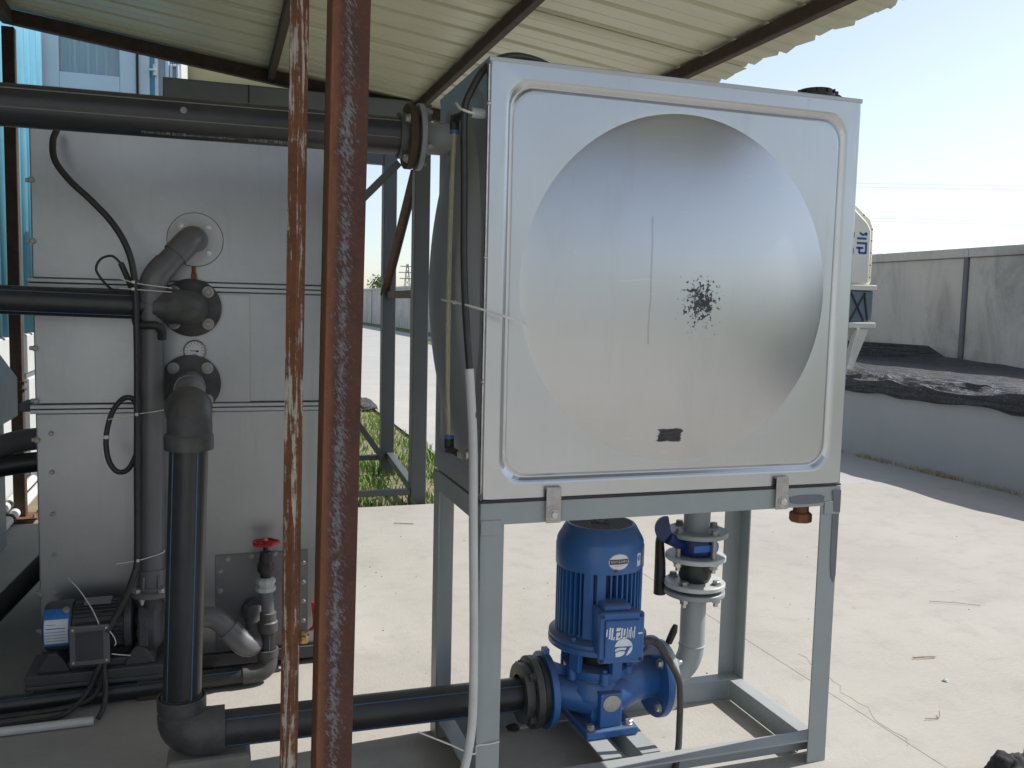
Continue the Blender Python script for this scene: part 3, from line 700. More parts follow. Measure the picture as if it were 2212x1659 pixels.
# ------------------------------------------------------------------ grey platform on a steel stand behind the tower
st = thing('steel_stand', 'dark grey steel stand carrying a long flat beam box, on grass behind the tank', 'stand', (-.1, 3.85, 0))
g = G(); g.box(-.84, .53, 3.33, 3.45, 2.14, 2.41); obj('box', g, 'cabinet', st, ang=0, bevel=.01)
for k in range(1, 3):
    g = G(); g.box(-.845+k*.45, -.84+k*.45, 3.3265, 3.329, 2.14, 2.41); obj('seam', g, 'dark_part', st, ang=0)
for x in (-.80, .555):
    for y in (3.34, 4.37):
        g = G(); g.box(x, x+.095, y, y+.09, -.03, 2.135 if x < 0 and y < 4 else 2.40 if y < 4 else 2.50); obj('post', g, 'stand', st, ang=0, bevel=.006)
for y in (3.345, 4.375):
    if y > 4:
        g = G(); g.box(-.70, .553, y, y+.06, 2.19, 2.31); obj('rail', g, 'stand', st, ang=0, bevel=.004)
    g = G(); g.box(-.70, .553, y, y+.05, .05 if y < 4 else .09, .085 if y < 4 else .125); obj('rail', g, 'stand', st, ang=0, bevel=.004)
g = G(); g.bar((.60,3.40,.06),(.62,4.40,.12),.05,.05); obj('rail', g, 'stand', st, ang=0, bevel=.004)
g = G(); g.angle((.585,3.42,1.255),(.585,4.40,1.255),(1,0,0),(0,0,1),.05,.008); obj('tie_rail', g, 'rust_brace', st, ang=0, label='rust brown angle between the two posts')
g = G(); g.bar((.575,3.42,2.02),(.575,4.42,1.28),.01,.06,(1,0,0)); g.bar((.60,3.42,2.02),(.60,4.42,1.28),.05,.008,(1,0,0)); obj('brace', g, 'rust_brace', st, ang=0, label='rust brown diagonal brace')
g = G(); g.bar((.46,3.352,2.05),(-.75,3.352,.78),.045,.012,(0,1,0)); obj('brace', g, 'stand', st, ang=0)
g = G(); g.bar((.57,4.365,.10),(-.70,4.365,1.9),.04,.012,(0,1,0)); obj('brace', g, 'stand', st, ang=0)

# ================================================================== SHELTER: posts, beams, purlins, sheets
def rz(x): return 2.485 - .132*x
sh = thing('shelter', 'lean-to shelter of cream ribbed roof sheets on rusty steel posts and beams', 'shelter', (-.2, 1.5, 0))
def roof_sheet(y0, y1, xe, xs=-1.78):
    g = G(); prof = []; p = .225; dep = .026
    y = y0
    while y < y1 - 1e-4:
        for da, h in ((0,0),(.38,0),(.395,.10),(.42,.10),(.435,0),(.80,0),(.86,1),(.93,1),(.99,0)):
            yy = y + da*p
            if yy < y1 - 1e-4: prof.append((yy, h*dep))
        y += p
    prof.append((y1, 0)); n = len(prof); NX = 12
    for i in range(NX+1):
        t = i/NX; x = xs + (xe-xs)*t
        for yy, h in prof:
            e = 0.0
            xx = x + (.010*math.sin(yy*31)+.006*math.sin(yy*77) if i == NX else 0)
            g.v.append((xx, yy, rz(xx) + h + .004*math.sin(yy*3+xx*2) + (.004*math.sin(yy*14) if i == NX else 0)))
    for i in range(NX):
        for k in range(n-1): g.f.append((i*n+k, (i+1)*n+k, (i+1)*n+k+1, i*n+k+1)); g.mi.append(0)
    return obj('roof_sheet', g, 'roof', sh, ang=18, solid=.0012)
yb = [-1.32, -1.18, -.28, .62, 1.52, 2.42, 3.44]
for k in range(6):
    o = roof_sheet(yb[k], yb[k+1]+.03, 1.62+random.uniform(-.014,.014)); o.location.z += .003*(k % 2)*1.6
for x in (-.27, .57, 1.40):
    g = G(); g.box(x-.019, x+.019, -1.29, 3.40, rz(x)-.060, rz(x)-.006); obj('purlin', g, 'rust_beam', sh, ang=0, bevel=.006)
    for yy in [(-.4+.225*k) for k in range(17)]:
        if yy > 1.2: bolt(sh, (x-.012, yy, rz(x)-.012), (0,0,1), .006, 'dark_part', 'screw', 'screw')
g = G(); g.bar((-1.62,3.43,rz(-1.62)-.036),(1.55,3.43,rz(1.55)-.036),.055,.07); obj('rear_beam', g, 'rust_beam', sh, ang=0, bevel=.005)
g = G(); g.bar((-1.62,-.46,rz(-1.62)-.105),(1.45,-.46,rz(1.45)-.105),.06,.07); obj('front_beam', g, 'rust_beam', sh, ang=0, bevel=.005)
g = G(); g.box(-1.625,-1.565,-1.4,3.40,rz(-1.6)-.075,rz(-1.6)-.010); obj('side_beam', g, 'rust_beam', sh, ang=0, bevel=.005)
g = G(); g.box(-1.625,-1.565,3.43,3.49,.012,rz(-1.6)-.085); p = obj('post', g, 'rust_beam', sh, ang=0, bevel=.004, label='dark brown post standing against the blue building')
M['edge_y'] = rust_mat('yellow_lit_edge', (.20,.13,.05), .5, (.12,.075,.03), (.16,.10,.045))
g = G(); g.box(-1.69,-1.50,3.38,3.54,0,.010); obj('base_plate', g, 'rust_edge', sh, ang=0, bevel=.002)
for sx, sy in ((-.075,-.055),(.075,-.055),(.075,.055),(-.075,.055)): bolt(sh, (-1.595+sx,3.46+sy,.010), (0,0,1), .009, 'zinc_dull', 'stud')
for z in (.70,.74): 
    g = G(); g.box(-1.635,-1.555,3.42,3.50,z*1.0,z+.012); obj('clamp', g, 'rust_beam', sh, ang=0)
# the two rusty uprights close to the camera (heel at left rear, slightly out of plumb)
def tilt_angle(x0, x1, y, leg, th, mat, edge, label, z1=2.36, legb=None):
    a, b = Vector((x0,y,0)), Vector((x1,y,z1)); g = G()
    front = [(0,0,0),(leg,0,0),(leg,th,0),(0,th,0)]
    g.prism([a+Vector(q) for q in front], (0,0,0), b-a, 0)
    side = [(-.0012,-.0012,0),(th+.0,-.0012,0),(th,legb or leg,0),(-.0012,legb or leg,0)]
    g.prism([a+Vector(q)+Vector((0,0,-.002)) for q in side], (0,0,0), b-a, 1)
    o = obj('upright', g, [mat, edge], sh, ang=0, bevel=.0015, label=label)
    gp = G(); gp.box(x0-.04, x0+.1, y-.05, y+.09, 0, .008); obj('base_plate', gp, 'rust_edge', sh, ang=0)
    return o
tilt_angle(-.4215, -.382, -.40, .0625, .005, 'rust_post', 'rust_edge', 'wide red brown rusted angle upright with grey flecks', legb=.08)
def flat_bar():
    a, b = Vector((-.4825,-.40,0)), Vector((-.4535,-.40,2.36)); g = G()
    g.prism([a+Vector(q) for q in ((0,.012,0),(.016,-.003,0),(.0315,.012,0),(.0295,.014,0),(.016,.002,0),(.002,.014,0))], (0,0,0), b-a)
    o = obj('upright', g, 'rust_thin', sh, ang=0, bevel=.001, label='narrow rusted angle upright with peeling pale paint')
    gp = G(); gp.box(-.51,-.44,-.43,-.36,0,.008); obj('base_plate', gp, 'rust_edge', sh, ang=0)
flat_bar()

# ================================================================== WATER TANK
HT = .768
TD = .46
tk = thing('water_tank', 'square stainless steel water tank with pressed round domes on a grey stand', 'water tank', (.5, .23, HT))
def pressed_panel(wd, ht, rx, rz_, dome, place, ins=.038, gw=.024, rc=.055, seg=256):
    """one pressed sheet: flat rim, rounded-square groove, then a round dome; place(u,v,h) maps to the world"""
    def rr(ang, hw, hh, rad):
        c, s_ = abs(math.cos(ang)), abs(math.sin(ang))
        # march: intersection of ray with rounded rectangle
        lo, hi = 0.0, hw+hh
        for _ in range(40):
            m_ = (lo+hi)/2; x, y = m_*c, m_*s_; qx, qy = max(x-(hw-rad),0), max(y-(hh-rad),0)
            inside = x <= hw and y <= hh and qx*qx+qy*qy <= rad*rad
            lo, hi = (m_, hi) if inside else (lo, m_)
        return lo
    def el(ang): c, s_ = math.cos(ang), math.sin(ang); return 1/math.sqrt((c/rx)**2+(s_/rz_)**2)
    # angles chosen so that the rectangle's corners fall on vertices
    ca = math.atan2(ht, wd); q = seg//8; A = []
    for a0, a1 in ((0,ca),(ca,math.pi/2),(math.pi/2,math.pi-ca),(math.pi-ca,math.pi),(math.pi,math.pi+ca),(math.pi+ca,1.5*math.pi),(1.5*math.pi,2*math.pi-ca),(2*math.pi-ca,2*math.pi)):
        A += [a0+(a1-a0)*i/q for i in range(q)]
    rows = []; base = -.006
    for i in range(26):
        t = i/25; rows.append(([el(a)*max(t,.0001) for a in A], base + dome*(1-t*t)))
    rows.append(([el(a)*1.003 for a in A], base-.0004))
    inn = [rr(a, wd/2-ins-gw, ht/2-ins-gw, max(rc-.006,.01)) for a in A]
    e1 = [el(a)*1.004 for a in A]
    for t in (.25,.5,.75,.94): rows.append(([e+(i_-e)*t for e, i_ in zip(e1, inn)], base))
    for t, h in ((0,base),(.10,base-.0004),(.20,base-.002),(.32,base-.0034),(.44,base-.0026),(.70,-.0028),(.86,-.0008),(1.02,0)):
        rows.append(([rr(a, wd/2-ins-gw+gw*t, ht/2-ins-gw+gw*t, rc) for a in A], h))
    rows.append(([rr(a, wd/2-.004, ht/2-.004, .004) for a in A], 0)); rows.append(([rr(a, wd/2, ht/2, .001) for a in A], -.003)); rows.append(([rr(a, wd/2, ht/2, .001) for a in A], -.012))
    g = G(); n = len(A)
    for R, h in rows:
        for r, a in zip(R, A): g.v.append(place(r*math.cos(a), r*math.sin(a), h))
    for i in range(len(rows)-1):
        for k in range(n):
            k2 = (k+1) % n; g.f.append((i*n+k, i*n+k2, (i+1)*n+k2, (i+1)*n+k)); g.mi.append(0)
    return g, n
def panel(name, wd, ht, rx, rz_, dome, place, mat):
    g, n = pressed_panel(wd, ht, rx, rz_, dome, place)
    return obj(name, g, mat, tk, ang=9)
zc = HT + .5
panel('front_panel',   .999, .999, .415, .42, .050, lambda u,v,h: (.5+u, -h-.0, zc+v), 'ss_front')
panel('side_panel', TD-.004, .999, .176, .42, .078, lambda u,v,h: (0-h, TD/2-u, zc+v), 'ss')
panel('side_panel', TD-.004, .999, .176, .42, .078, lambda u,v,h: (1+h, TD/2+u, zc+v), 'ss')
panel('rear_panel', .999, .999, .415, .42, .052, lambda u,v,h: (.5-u, TD+h, zc+v), 'ss')
g = G(); g.box(.004, .996, .004, TD-.004, HT+.995, HT+1.0); g.box(-.001, 1.001, -.0015, .010, HT+.9925, HT+1.003); g.box(-.001,.010,.010,TD,HT+.9925,HT+1.003); g.box(.99,1.001,.010,TD,HT+.9925,HT+1.003)
obj('top_panel', g, 'ss', tk, ang=0, bevel=.0015)
g = G(); g.box(.006, .994, .006, TD-.006, HT+.0005, HT+.004); obj('bottom_panel', g, 'ss', tk, ang=0)
g = G(); g.tube([(-.0015,-.0005,HT+.02),(-.0015,-.0005,HT+.985)], .0022, 8); s1 = obj('seam_weld', g, 'zinc', tk)
for z in (.28,.56,.9):
    g = G(); g.lathe([(0.0001,-.006),(.005,-.002),(.005,.002),(.0001,.006)], (-.002,-.001,HT+z), (0,0,1), 10); obj('weld_bead', g, 'zinc', s1)
g = G(); g.box(-.0028,.0012,.003,.0075,HT+.02,HT+.985); obj('seam_gap', g, 'dark_part', tk, ang=0)
g = G(); g.box(.002, .998, -.004, .001, HT-.0015, HT+.003); obj('base_gasket', g, 'rubber', tk, ang=0)
# filler cap on top
fc = G(); fc.lathe([(.058,0),(.058,.014),(.050,.016),(.050,.030),(.044,.036),(.0001,.037)], (.93,.10,HT+1.003), (0,0,1), 36)
cap = obj('filler_cap', fc, 'rubber', tk)
g = G(); g.box(.972,.992,.085,.112,HT+1.012,HT+1.040); g.tube(elbow((.985,.10,HT+1.034),(1.025,.10,HT+1.036),(1.022,.10,HT+1.004),6), .004, 8); obj('hinge', g, 'rubber', cap, ang=30)
for k in range(12):
    a = k*math.pi/6; g = G(); c = Vector((.93+.051*math.cos(a), .10+.051*math.sin(a), HT+1.026)); g.bar(c, c+Vector((0,0,.010)), .004, .006); obj('grip', g, 'rubber', cap, ang=0)
# inlet socket at the left side, stubs for the sight tube
for z in (HT+.885, HT+.105):
    g = G(); g.cyl((-.030,.040,z),(.002,.040,z),.012,16); obj('socket', g, 'white_flange' if z > 1 else 'zinc', tk)

# ------------------------------------------------------------------ sight tube beside the tank
lt = thing('sight_tube', 'clear yellowed level tube between black push fittings on the tank side', 'sight tube', (-.045, .12, HT+.5))
g = G(); g.tube(spline([(-.046,.124,HT+.863),(-.051,.122,HT+.72),(-.054,.121,HT+.5),(-.052,.123,HT+.26),(-.046,.125,HT+.125)],10), .0055, 14); obj('tube', g, 'tube', lt)
for z, sgn in ((HT+.885, 1), (HT+.105, -1)):
    g = G(); g.tube(elbow((-.046,.124,z-sgn*.004),(-.046,.124,z),(-.046,.104,z),5), .0095, 14); g.cyl((-.046,.106,z),(-.040,.054,z),.0085,14); g.cyl((-.046,.124,z-sgn*.026),(-.046,.124,z-sgn*.002),.0115,18)
    g.cyl((-.046,.124,z-.003),(-.046,.124,z+.008 if sgn > 0 else z-.008),.0098,14)
    e = obj('push_fitting', g, 'rubber', lt)
    g = G(); g.cyl((-.046,.124,z-sgn*.033),(-.046,.124,z-sgn*.0262),.0118,18); obj('collar', g, 'fit_blue', e)
    g = G(); g.cyl((-.040,.053,z),(-.032,.042,z),.0095,6); obj('nut', g, 'zinc', e, ang=20)

# cable over the tank and white hose down the leg
g = G(); g.tube(spline([(.34,.20,HT+1.012),(.24,.15,HT+1.022),(.14,.10,HT+1.034),(.06,.055,HT+1.022),(.0,.03,HT+.985),(-.034,.03,HT+.93),(-.047,.035,HT+.88),(-.046,.03,HT+.72),(-.046,.02,HT+.55),(-.044,.0,HT+.42),(-.038,-.018,HT+.30),(-.030,-.025,HT+.20)],8), .0082, 12)
cb1 = tag(obj('cable', g, 'cable', loc=(-.03,.03,HT+.6)), 'black cable looping over the tank top corner and down its left side', 'cable')
g = G(); g.tube(spline([(-.0385,-.016,HT+.31),(-.030,-.026,HT+.15),(-.026,-.030,HT-.05),(-.020,-.03,.50),(-.018,-.03,.32),(-.024,-.035,.22),(-.048,-.05,.13),(-.085,-.07,.04),(-.12,-.085,.012)],8), .0105, 14)
tag(obj('hose', g, 'hose', loc=(-.03,-.03,.5)), 'white plastic sleeve hose hanging down the front left stand leg', 'hose')
def tie(name_label, pts, r=.0018, parent=None, head=None):
    g = G(); g.tube(spline(pts,5), r, 6)
    t = tag(obj('cable_tie', g, 'tie', loc=pts[0]), name_label, 'cable tie', 'white nylon cable ties')
    if head:
        g = G(); c = Vector(head); g.box(c.x-.004,c.x+.004,c.y-.004,c.y+.004,c.z-.004,c.z+.004); obj('head', g, 'tie', t, ang=0)
    return t
tie('long white tie tail sticking out from sight tube across the tank front', [(-.066,.14,HT+.464),(-.060,.03,HT+.458),(-.02,-.03,HT+.445),(.03,-.05,HT+.43),(.082,-.055,HT+.413)], .0030, head=(-.056,.06,HT+.458))
tie('short white tie at the upper sight tube fitting', [(-.062,.05,HT+.905),(-.058,.036,HT+.892),(-.046,.024,HT+.884),(-.026,.026,HT+.880)], .003)

# ================================================================== TANK STAND
sf = thing('tank_stand', 'pale grey green angle steel stand carrying the stainless tank and blue pump', 'stand', (.5, .23, 0))
L_, T_ = .058, .005
zt = HT - .004
for x, y, dx, dy in ((0,0,1,1),(1,0,-1,1),(0,TD,1,-1),(1,TD,-1,-1)):
    g = G(); g.angle((x,y,0.0),(x,y,zt-.053),(dx,0,0),(0,dy,0),L_,T_); o = obj('leg', g, 'frame', sf, ang=0, bevel=.0012)
# top rails: upright face outside, ledge inside
def rail(a, b, inward, zlo, zhi, name='rail', ledge=.05, top=True, th=.005):
    a, b, n = Vector(a), Vector(b), Vector(inward); g = G()
    z0, z1 = Vector((0,0,zlo)), Vector((0,0,zhi))
    if top: pr = [z0, z0+n*th, z1+n*th-Vector((0,0,th)), z1+n*ledge-Vector((0,0,th)), z1+n*ledge, z1]
    else: pr = [z0, z0+n*ledge, z0+n*ledge+Vector((0,0,th)), z0+n*th+Vector((0,0,th)), z1+n*th, z1]
    g.prism([a+p for p in pr], (0,0,0), b-a); return obj(name, g, 'frame', sf, ang=0, bevel=.0012)
rail((-.001,-.001,0),(1.001,-.001,0),(0,1,0),zt-.052,zt,'top_rail')
rail((-.001,TD+.001,0),(1.001,TD+.001,0),(0,-1,0),zt-.052,zt,'top_rail')
rail((-.001,.006,0),(-.001,TD-.006,0),(1,0,0),zt-.052,zt-.0005,'top_rail')
rail((1.001,.006,0),(1.001,TD-.006,0),(-1,0,0),zt-.052,zt-.0005,'top_rail')
# base rails: upright face inside, ledge on top pointing outwards
BZ = .065
rail((.007,.052,0),(.993,.052,0),(0,-1,0),.012,BZ,'base_rail',.050)
rail((.007,TD-.052,0),(.993,TD-.052,0),(0,1,0),.003,BZ,'base_rail',.046)
rail((.05,.056,0),(.05,TD-.056,0),(-1,0,0),.003,BZ-.0006,'base_rail',.044)
rail((.95,.056,0),(.95,TD-.056,0),(1,0,0),.003,BZ-.0006,'base_rail',.044)
for x0, x1, s_ in ((.356,.412,1),(.468,.524,-1)):
    g = G(); 
    if s_ > 0: g.angle((x1,.056,BZ+.0035),(x1,TD-.056,BZ+.0035),(-1,0,0),(0,0,-1),.055,.005)
    else: g.angle((x0,.056,BZ+.0035),(x0,TD-.056,BZ+.0035),(1,0,0),(0,0,-1),.055,.005)
    obj('pump_rail', g, 'frame', sf, ang=0, bevel=.0012)
for x in (0,1):     # corner gussets where rails meet legs
    g = G(); g.box(x-.0 if x == 0 else x-.05, x+.05 if x == 0 else x, -.004, -.0015, zt-.075, zt-.040); obj('weld_plate', g, 'frame', sf, ang=0, bevel=.0015)
M['smear'] = simple('dark_grey_touch_up', (.135,.15,.17), (.11,.125,.145), .5, sc=30)
def patch(pts, n_off, name, mat, parent):
    g = G(); g.prism(pts, (0,0,0), n_off); return obj(name, g, mat, parent, ang=0)
pp = []
for i in range(22):
    a = 2*math.pi*i/22; pp.append((.895+.055*(abs(math.cos(a))**.5)*(1 if math.cos(a) > 0 else -1)+random.uniform(-.004,.004), -.0016, zt-.032+.012*(abs(math.sin(a))**.6)*(1 if math.sin(a) > 0 else -1)))
patch(pp, (0,-.0012,0), 'paint_patch', 'smear', sf)
pp = [(.978,-.0008,.69),(.999,-.0008,.69),(.999,-.0008,.52),(.993,-.0008,.50),(.984,-.0008,.515),(.979,-.0008,.56)]
patch(pp, (0,-.0012,0), 'paint_patch', 'smear', sf)
pp = [(.972,-.0045,zt-.01),(.999,-.0045,zt-.01),(.999,-.0045,zt-.07),(.980,-.0045,zt-.068)]
patch(pp, (0,-.0012,0), 'paint_patch', 'smear', sf)
for x in (.176, .810):
    g = G(); g.box(x-.019,x+.019,-.0125,-.0095,zt-.052,HT+.030); g.box(x-.019,x+.019,-.0095,-.001,HT+.024,HT+.030)
    c = obj('clamp', g, 'label_grey', sf, ang=0, bevel=.002)
    bolt(c, (x,-.0125,zt-.032), (0,-1,0), .0095, 'zinc')
g = G(); g.cyl((.92,.055,zt-.10),(.92,.055,zt-.006),.021,20); g.lathe([(.028,0),(.030,.004),(.030,.022),(.026,.026)], (.92,.055,zt-.105), (0,0,1), 8)
tag(obj('drain_nipple', g, 'rust_edge', ang=30, loc=(.92,.055,zt-.06)), 'small rusty threaded plug hanging below the right tank corner', 'plug')

# ================================================================== BLUE PUMP
PX, PY, AZ = .435, .285, .165
pu = thing('pump', 'blue vertical inline pump with finned motor standing under the stainless tank', 'pump', (PX, PY, BZ+.004))
g = G(); g.box(.352,.505,.150,.345,BZ+.005,BZ+.027); foot = obj('foot', g, 'blue', pu, ang=0, bevel=.004)
for x, y in ((.372,.172),(.485,.172),(.372,.322),(.485,.322)): bolt(foot, (x,y,BZ+.027), (0,0,1), .011, 'zinc')
g = G(); g.prism([(.385,.195,BZ+.026),(.475,.195,BZ+.026),(.475,.335,BZ+.026),(.385,.335,BZ+.026)], (0,0,0), (0,0,.05)); g.box(.398,.462,.166,.20,BZ+.026,.185); obj('pedestal', g, 'blue', pu, ang=0, bevel=.004)
g = G(); g.lathe([(.0225,0),(.0225,.002),(.019,.0028)], (.430,.1655,.158), (0,-1,0), 24, sx=1.15); obj('nameplate', g, 'label_grey', pu)
# volute and necks in one casting
g = G()
g.lathe([(.035,-.075),(.072,-.066),(.098,-.042),(.107,-.012),(.104,.012),(.094,.024),(.0925,.030),(.085,.036),(.084,.048)], (PX,PY,AZ), (0,0,1), 48)
g.tube([(.262,PY,AZ),(.30,PY,AZ-.002),(.345,PY-.012,AZ-.012),(.40,PY-.045,AZ-.016),(.46,PY-.062,AZ-.012),(.515,PY-.048,AZ)], [.050,.046,.046,.050,.052,.045], 24)
g.tube([(.612,PY,AZ),(.585,PY-.002,AZ),(.545,PY-.012,AZ+.002),(.50,PY-.03,AZ+.002),(.45,PY-.03,AZ)], [.060,.057,.060,.064,.05], 24)
g.prism([(.285,PY-.006,AZ+.085),(.352,PY-.006,AZ+.055),(.352,PY-.006,AZ),(.285,PY-.006,AZ)], (0,0,0), (0,.012,0))
vol = obj('volute', g, 'blue', pu, ang=45)
g = G(); g.lathe([(.045,0),(.102,0),(.104,.003),(.104,.019),(.060,.019),(.055,.024)], (.290,PY,AZ), (-1,0,0), 48); g.box(.272,.288,PY-.012,PY+.012,AZ+.098,AZ+.118)
fl = obj('flange', g, 'blue', pu, ang=35)
g = G(); g.lathe([(.05,0),(.112,0),(.114,.003),(.114,.018),(.06,.018)], (.608,PY,AZ), (1,0,0), 48); fr = obj('flange', g, 'blue', pu, ang=35)
for k in range(4):
    a = math.pi/4 + k*math.pi/2
    bolt(fr, (.606,PY+.090*math.cos(a),AZ+.090*math.sin(a)), (-1,0,0), .012, 'zinc', 'hex')
g = G(); g.lathe([(.090,0),(.092,.004),(.092,.022),(.082,.026)], (PX,PY,AZ+.042), (0,0,1), 48)
for k in range(6):
    a = k*math.pi/3+.35; g.cyl((PX+.092*math.cos(a),PY+.092*math.sin(a),AZ+.036),(PX+.092*math.cos(a),PY+.092*math.sin(a),AZ+.068),.0135,16)
cov = obj('pump_cover', g, 'blue', pu, ang=35)
for k in range(6):
    a = k*math.pi/3+.35; bolt(cov, (PX+.092*math.cos(a),PY+.092*math.sin(a),AZ+.068), (0,0,1), .008, 'blue')
g = G(); g.cyl((PX,PY,AZ+.05),(PX,PY,AZ+.125),.05,24); obj('shaft_seal', g, 'dark_part', pu)
for k in range(5):
    a = -math.pi/2 + .18 + k*2*math.pi/5; c, s_ = math.cos(a), math.sin(a); r = .092
    v0 = Vector((PX+c*r, PY+s_*r, 0)); t_ = Vector((-s_, c, 0))*.016; n_ = Vector((c, s_, 0))*.010; g = G()
    g.prism([v0-t_-n_, v0+t_-n_, v0+t_+n_, v0-t_+n_], (0,0,AZ+.062), (0,0,AZ+.128))
    obj('lantern_pillar', g, 'blue', pu, ang=0, bevel=.002)
MZ = AZ + .126      # motor flange underside
g = G(); g.lathe([(.06,0),(.134,0),(.138,.003),(.138,.016),(.134,.018),(.134,.020),(.137,.022),(.137,.030),(.128,.034),(.112,.040),(.108,.046)], (PX,PY,MZ), (0,0,1), 56); mfl = obj('motor_flange', g, 'blue', pu, ang=35)
for k in range(4):
    a = k*math.pi/2+.62; bolt(mfl, (PX+.124*math.cos(a),PY+.124*math.sin(a),MZ+.034), (0,0,1), .009, 'blue')
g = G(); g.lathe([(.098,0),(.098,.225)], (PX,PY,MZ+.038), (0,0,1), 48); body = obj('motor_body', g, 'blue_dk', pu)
g = G(); g.box(.094,.1175,-.0022,.0022,0,.185); fme = None
for k in range(44):
    a = 2*math.pi*k/44
    dd = (a + 1.12 + math.pi) % (2*math.pi) - math.pi      # leave room for the terminal box
    if fme is None:
        o = obj('fin', g, 'blue', None, ang=0); fme = o.data
    else:
        o = bpy.data.objects.new('fin', fme); COL.objects.link(o)
    o.parent = body; o.location = Vector((PX,PY,MZ+.042)) - org(body); o.rotation_euler = (0,0,a)
for a in (-2.25, -1.95, -.55, .5, 1.6, 2.8):      # broad ribs with the tie bolts
    g = G(); c, s_ = math.cos(a), math.sin(a); t_ = Vector((-s_,c,0))*.012
    p0, p1 = Vector((PX+c*.095,PY+s_*.095,0)), Vector((PX+c*.1195,PY+s_*.1195,0))
    g.prism([p0-t_,p1-t_,p1+t_,p0+t_], (0,0,MZ+.040), (0,0,MZ+.228)); obj('rib', g, 'blue', body, ang=0, bevel=.003)
CZ = MZ + .222
g = G(); g.lathe([(.114,0),(.1215,0),(.1225,.004),(.1225,.058),(.1205,.062),(.1205,.070),(.117,.079),(.098,.112),(.094,.116),(.088,.1165),(.088,.112)], (PX,PY,CZ), (0,0,1), 64); fan = obj('fan_cover', g, 'blue', pu, ang=30)
bolt(fan, (PX+.1225*math.cos(-1.63),PY+.1225*math.sin(-1.63),CZ+.012), (math.cos(-1.63),math.sin(-1.63),0), .005, 'motor', 'screw', 'screw')
# fan grille: two crossed sets of bars on a dark disc painting the shade inside, hub plate in the middle
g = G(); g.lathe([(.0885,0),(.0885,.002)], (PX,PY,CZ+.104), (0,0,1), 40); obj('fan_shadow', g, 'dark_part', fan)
g = G()
for k in range(-8, 9):
    d = k*.0105; hl = math.sqrt(max(.0885**2-d*d, 0)); 
    ca, sa = math.cos(.5), math.sin(.5)
    for ux, uy in ((ca,sa),(-sa,ca)):
        vx, vy = -uy, ux
        g.bar((PX+vx*d-ux*hl, PY+vy*d-uy*hl, CZ+.1145),(PX+vx*d+ux*hl, PY+vy*d+uy*hl, CZ+.1150), .0056, .003)
obj('grille', g, 'grille', fan, ang=0)
g = G(); g.lathe([(.030,0),(.030,.004),(.026,.005)], (PX,PY,CZ+.114), (0,0,1), 6)
for k in range(5):
    a = k*2*math.pi/5; g.cyl((PX+.018*math.cos(a),PY+.018*math.sin(a),CZ+.119),(PX+.018*math.cos(a),PY+.018*math.sin(a),CZ+.1215),.005,10)
obj('hub_plate', g, 'grille', fan, ang=30)
# stickers wrapped on the fan cover
def wrap(a0, z0, r, pts2):     # (arc length, height) -> world
    return [(PX+r*math.cos(a0+u/r), PY+r*math.sin(a0+u/r), z0+v) for u, v in pts2]
def wrapped(outline_rows, a0, z0, r, name, mat):
    g = G(); n = len(outline_rows[0])
    for row in outline_rows: g.v += wrap(a0, z0, r, row)
    for i in range(len(outline_rows)-1):
        for k in range(n-1): g.f.append((i*n+k, i*n+k+1, (i+1)*n+k+1, (i+1)*n+k)); g.mi.append(0)
    return obj(name, g, mat, fan, ang=60)
def oval(wd, ht, n=18):
    rows = []
    for i in range(n+1):
        v = -ht + 2*ht*i/n; hw = wd*math.sqrt(max(1-(v/ht)**2, 0)); rows.append([(-hw+2*hw*k/12, v) for k in range(13)])
    return rows
def rect(w0, w1, h0, h1): return [[(w0+(w1-w0)*k/8, h) for k in range(9)] for h in (h0, h1)]
A0 = -1.56
wrapped(oval(.0305,.0225), A0, CZ+.036, .1229, 'oval_label', 'zinc_dull')
wrapped(oval(.0285,.0207), A0, CZ+.036, .1232, 'oval_label', 'sticker_white')
wrapped(rect(-.0272,.0272,-.0064,.0074), A0, CZ+.036, .1235, 'label_band', 'sticker_dark')
def wrapped_text(body, size, mat, a0, z0, r, name='lettering'):
    o = text(fan, body, size, mat, org(fan), (1,0,0), (0,0,1), name)
    o.data.materials.clear(); o.data.materials.append(M[mat])
    base = org(fan)
    for v in o.data.vertices:
        u, h = v.co.x, v.co.z
        v.co = Vector((PX+r*math.cos(a0+u/r), PY+r*math.sin(a0+u/r), z0+h)) - base
    return o
wrapped_text('电机产品合格证', .0071, 'print_white', A0, CZ+.0363, .1238)
wrapped_text('CHAN PIN HE GE', .0034, 'sticker_dark', A0, CZ+.0255, .1236)
wrapped(rect(-.009,.009,-.019,.016), A0+.60, CZ+.034, .1229, 'square_label', 'sticker_white')
g2 = wrapped(oval(.0075,.0085), A0+.60, CZ+.037, .1231, 'round_mark', 'sticker_blue')
wrapped_text('S', .014, 'print_white', A0+.60, CZ+.037, .1234)
wrapped_text('QS-2008', .0032, 'sticker_blue', A0+.60, CZ+.0195, .1231)
wrapped(rect(-.010,.010,-.025,.027), A0+.86, CZ+.036, .1229, 'side_label', 'label_grey')
wrapped(rect(-.010,.010,-.032,-.0255), A0+.86, CZ+.036, .1229, 'label_foot', 'sticker_blue')
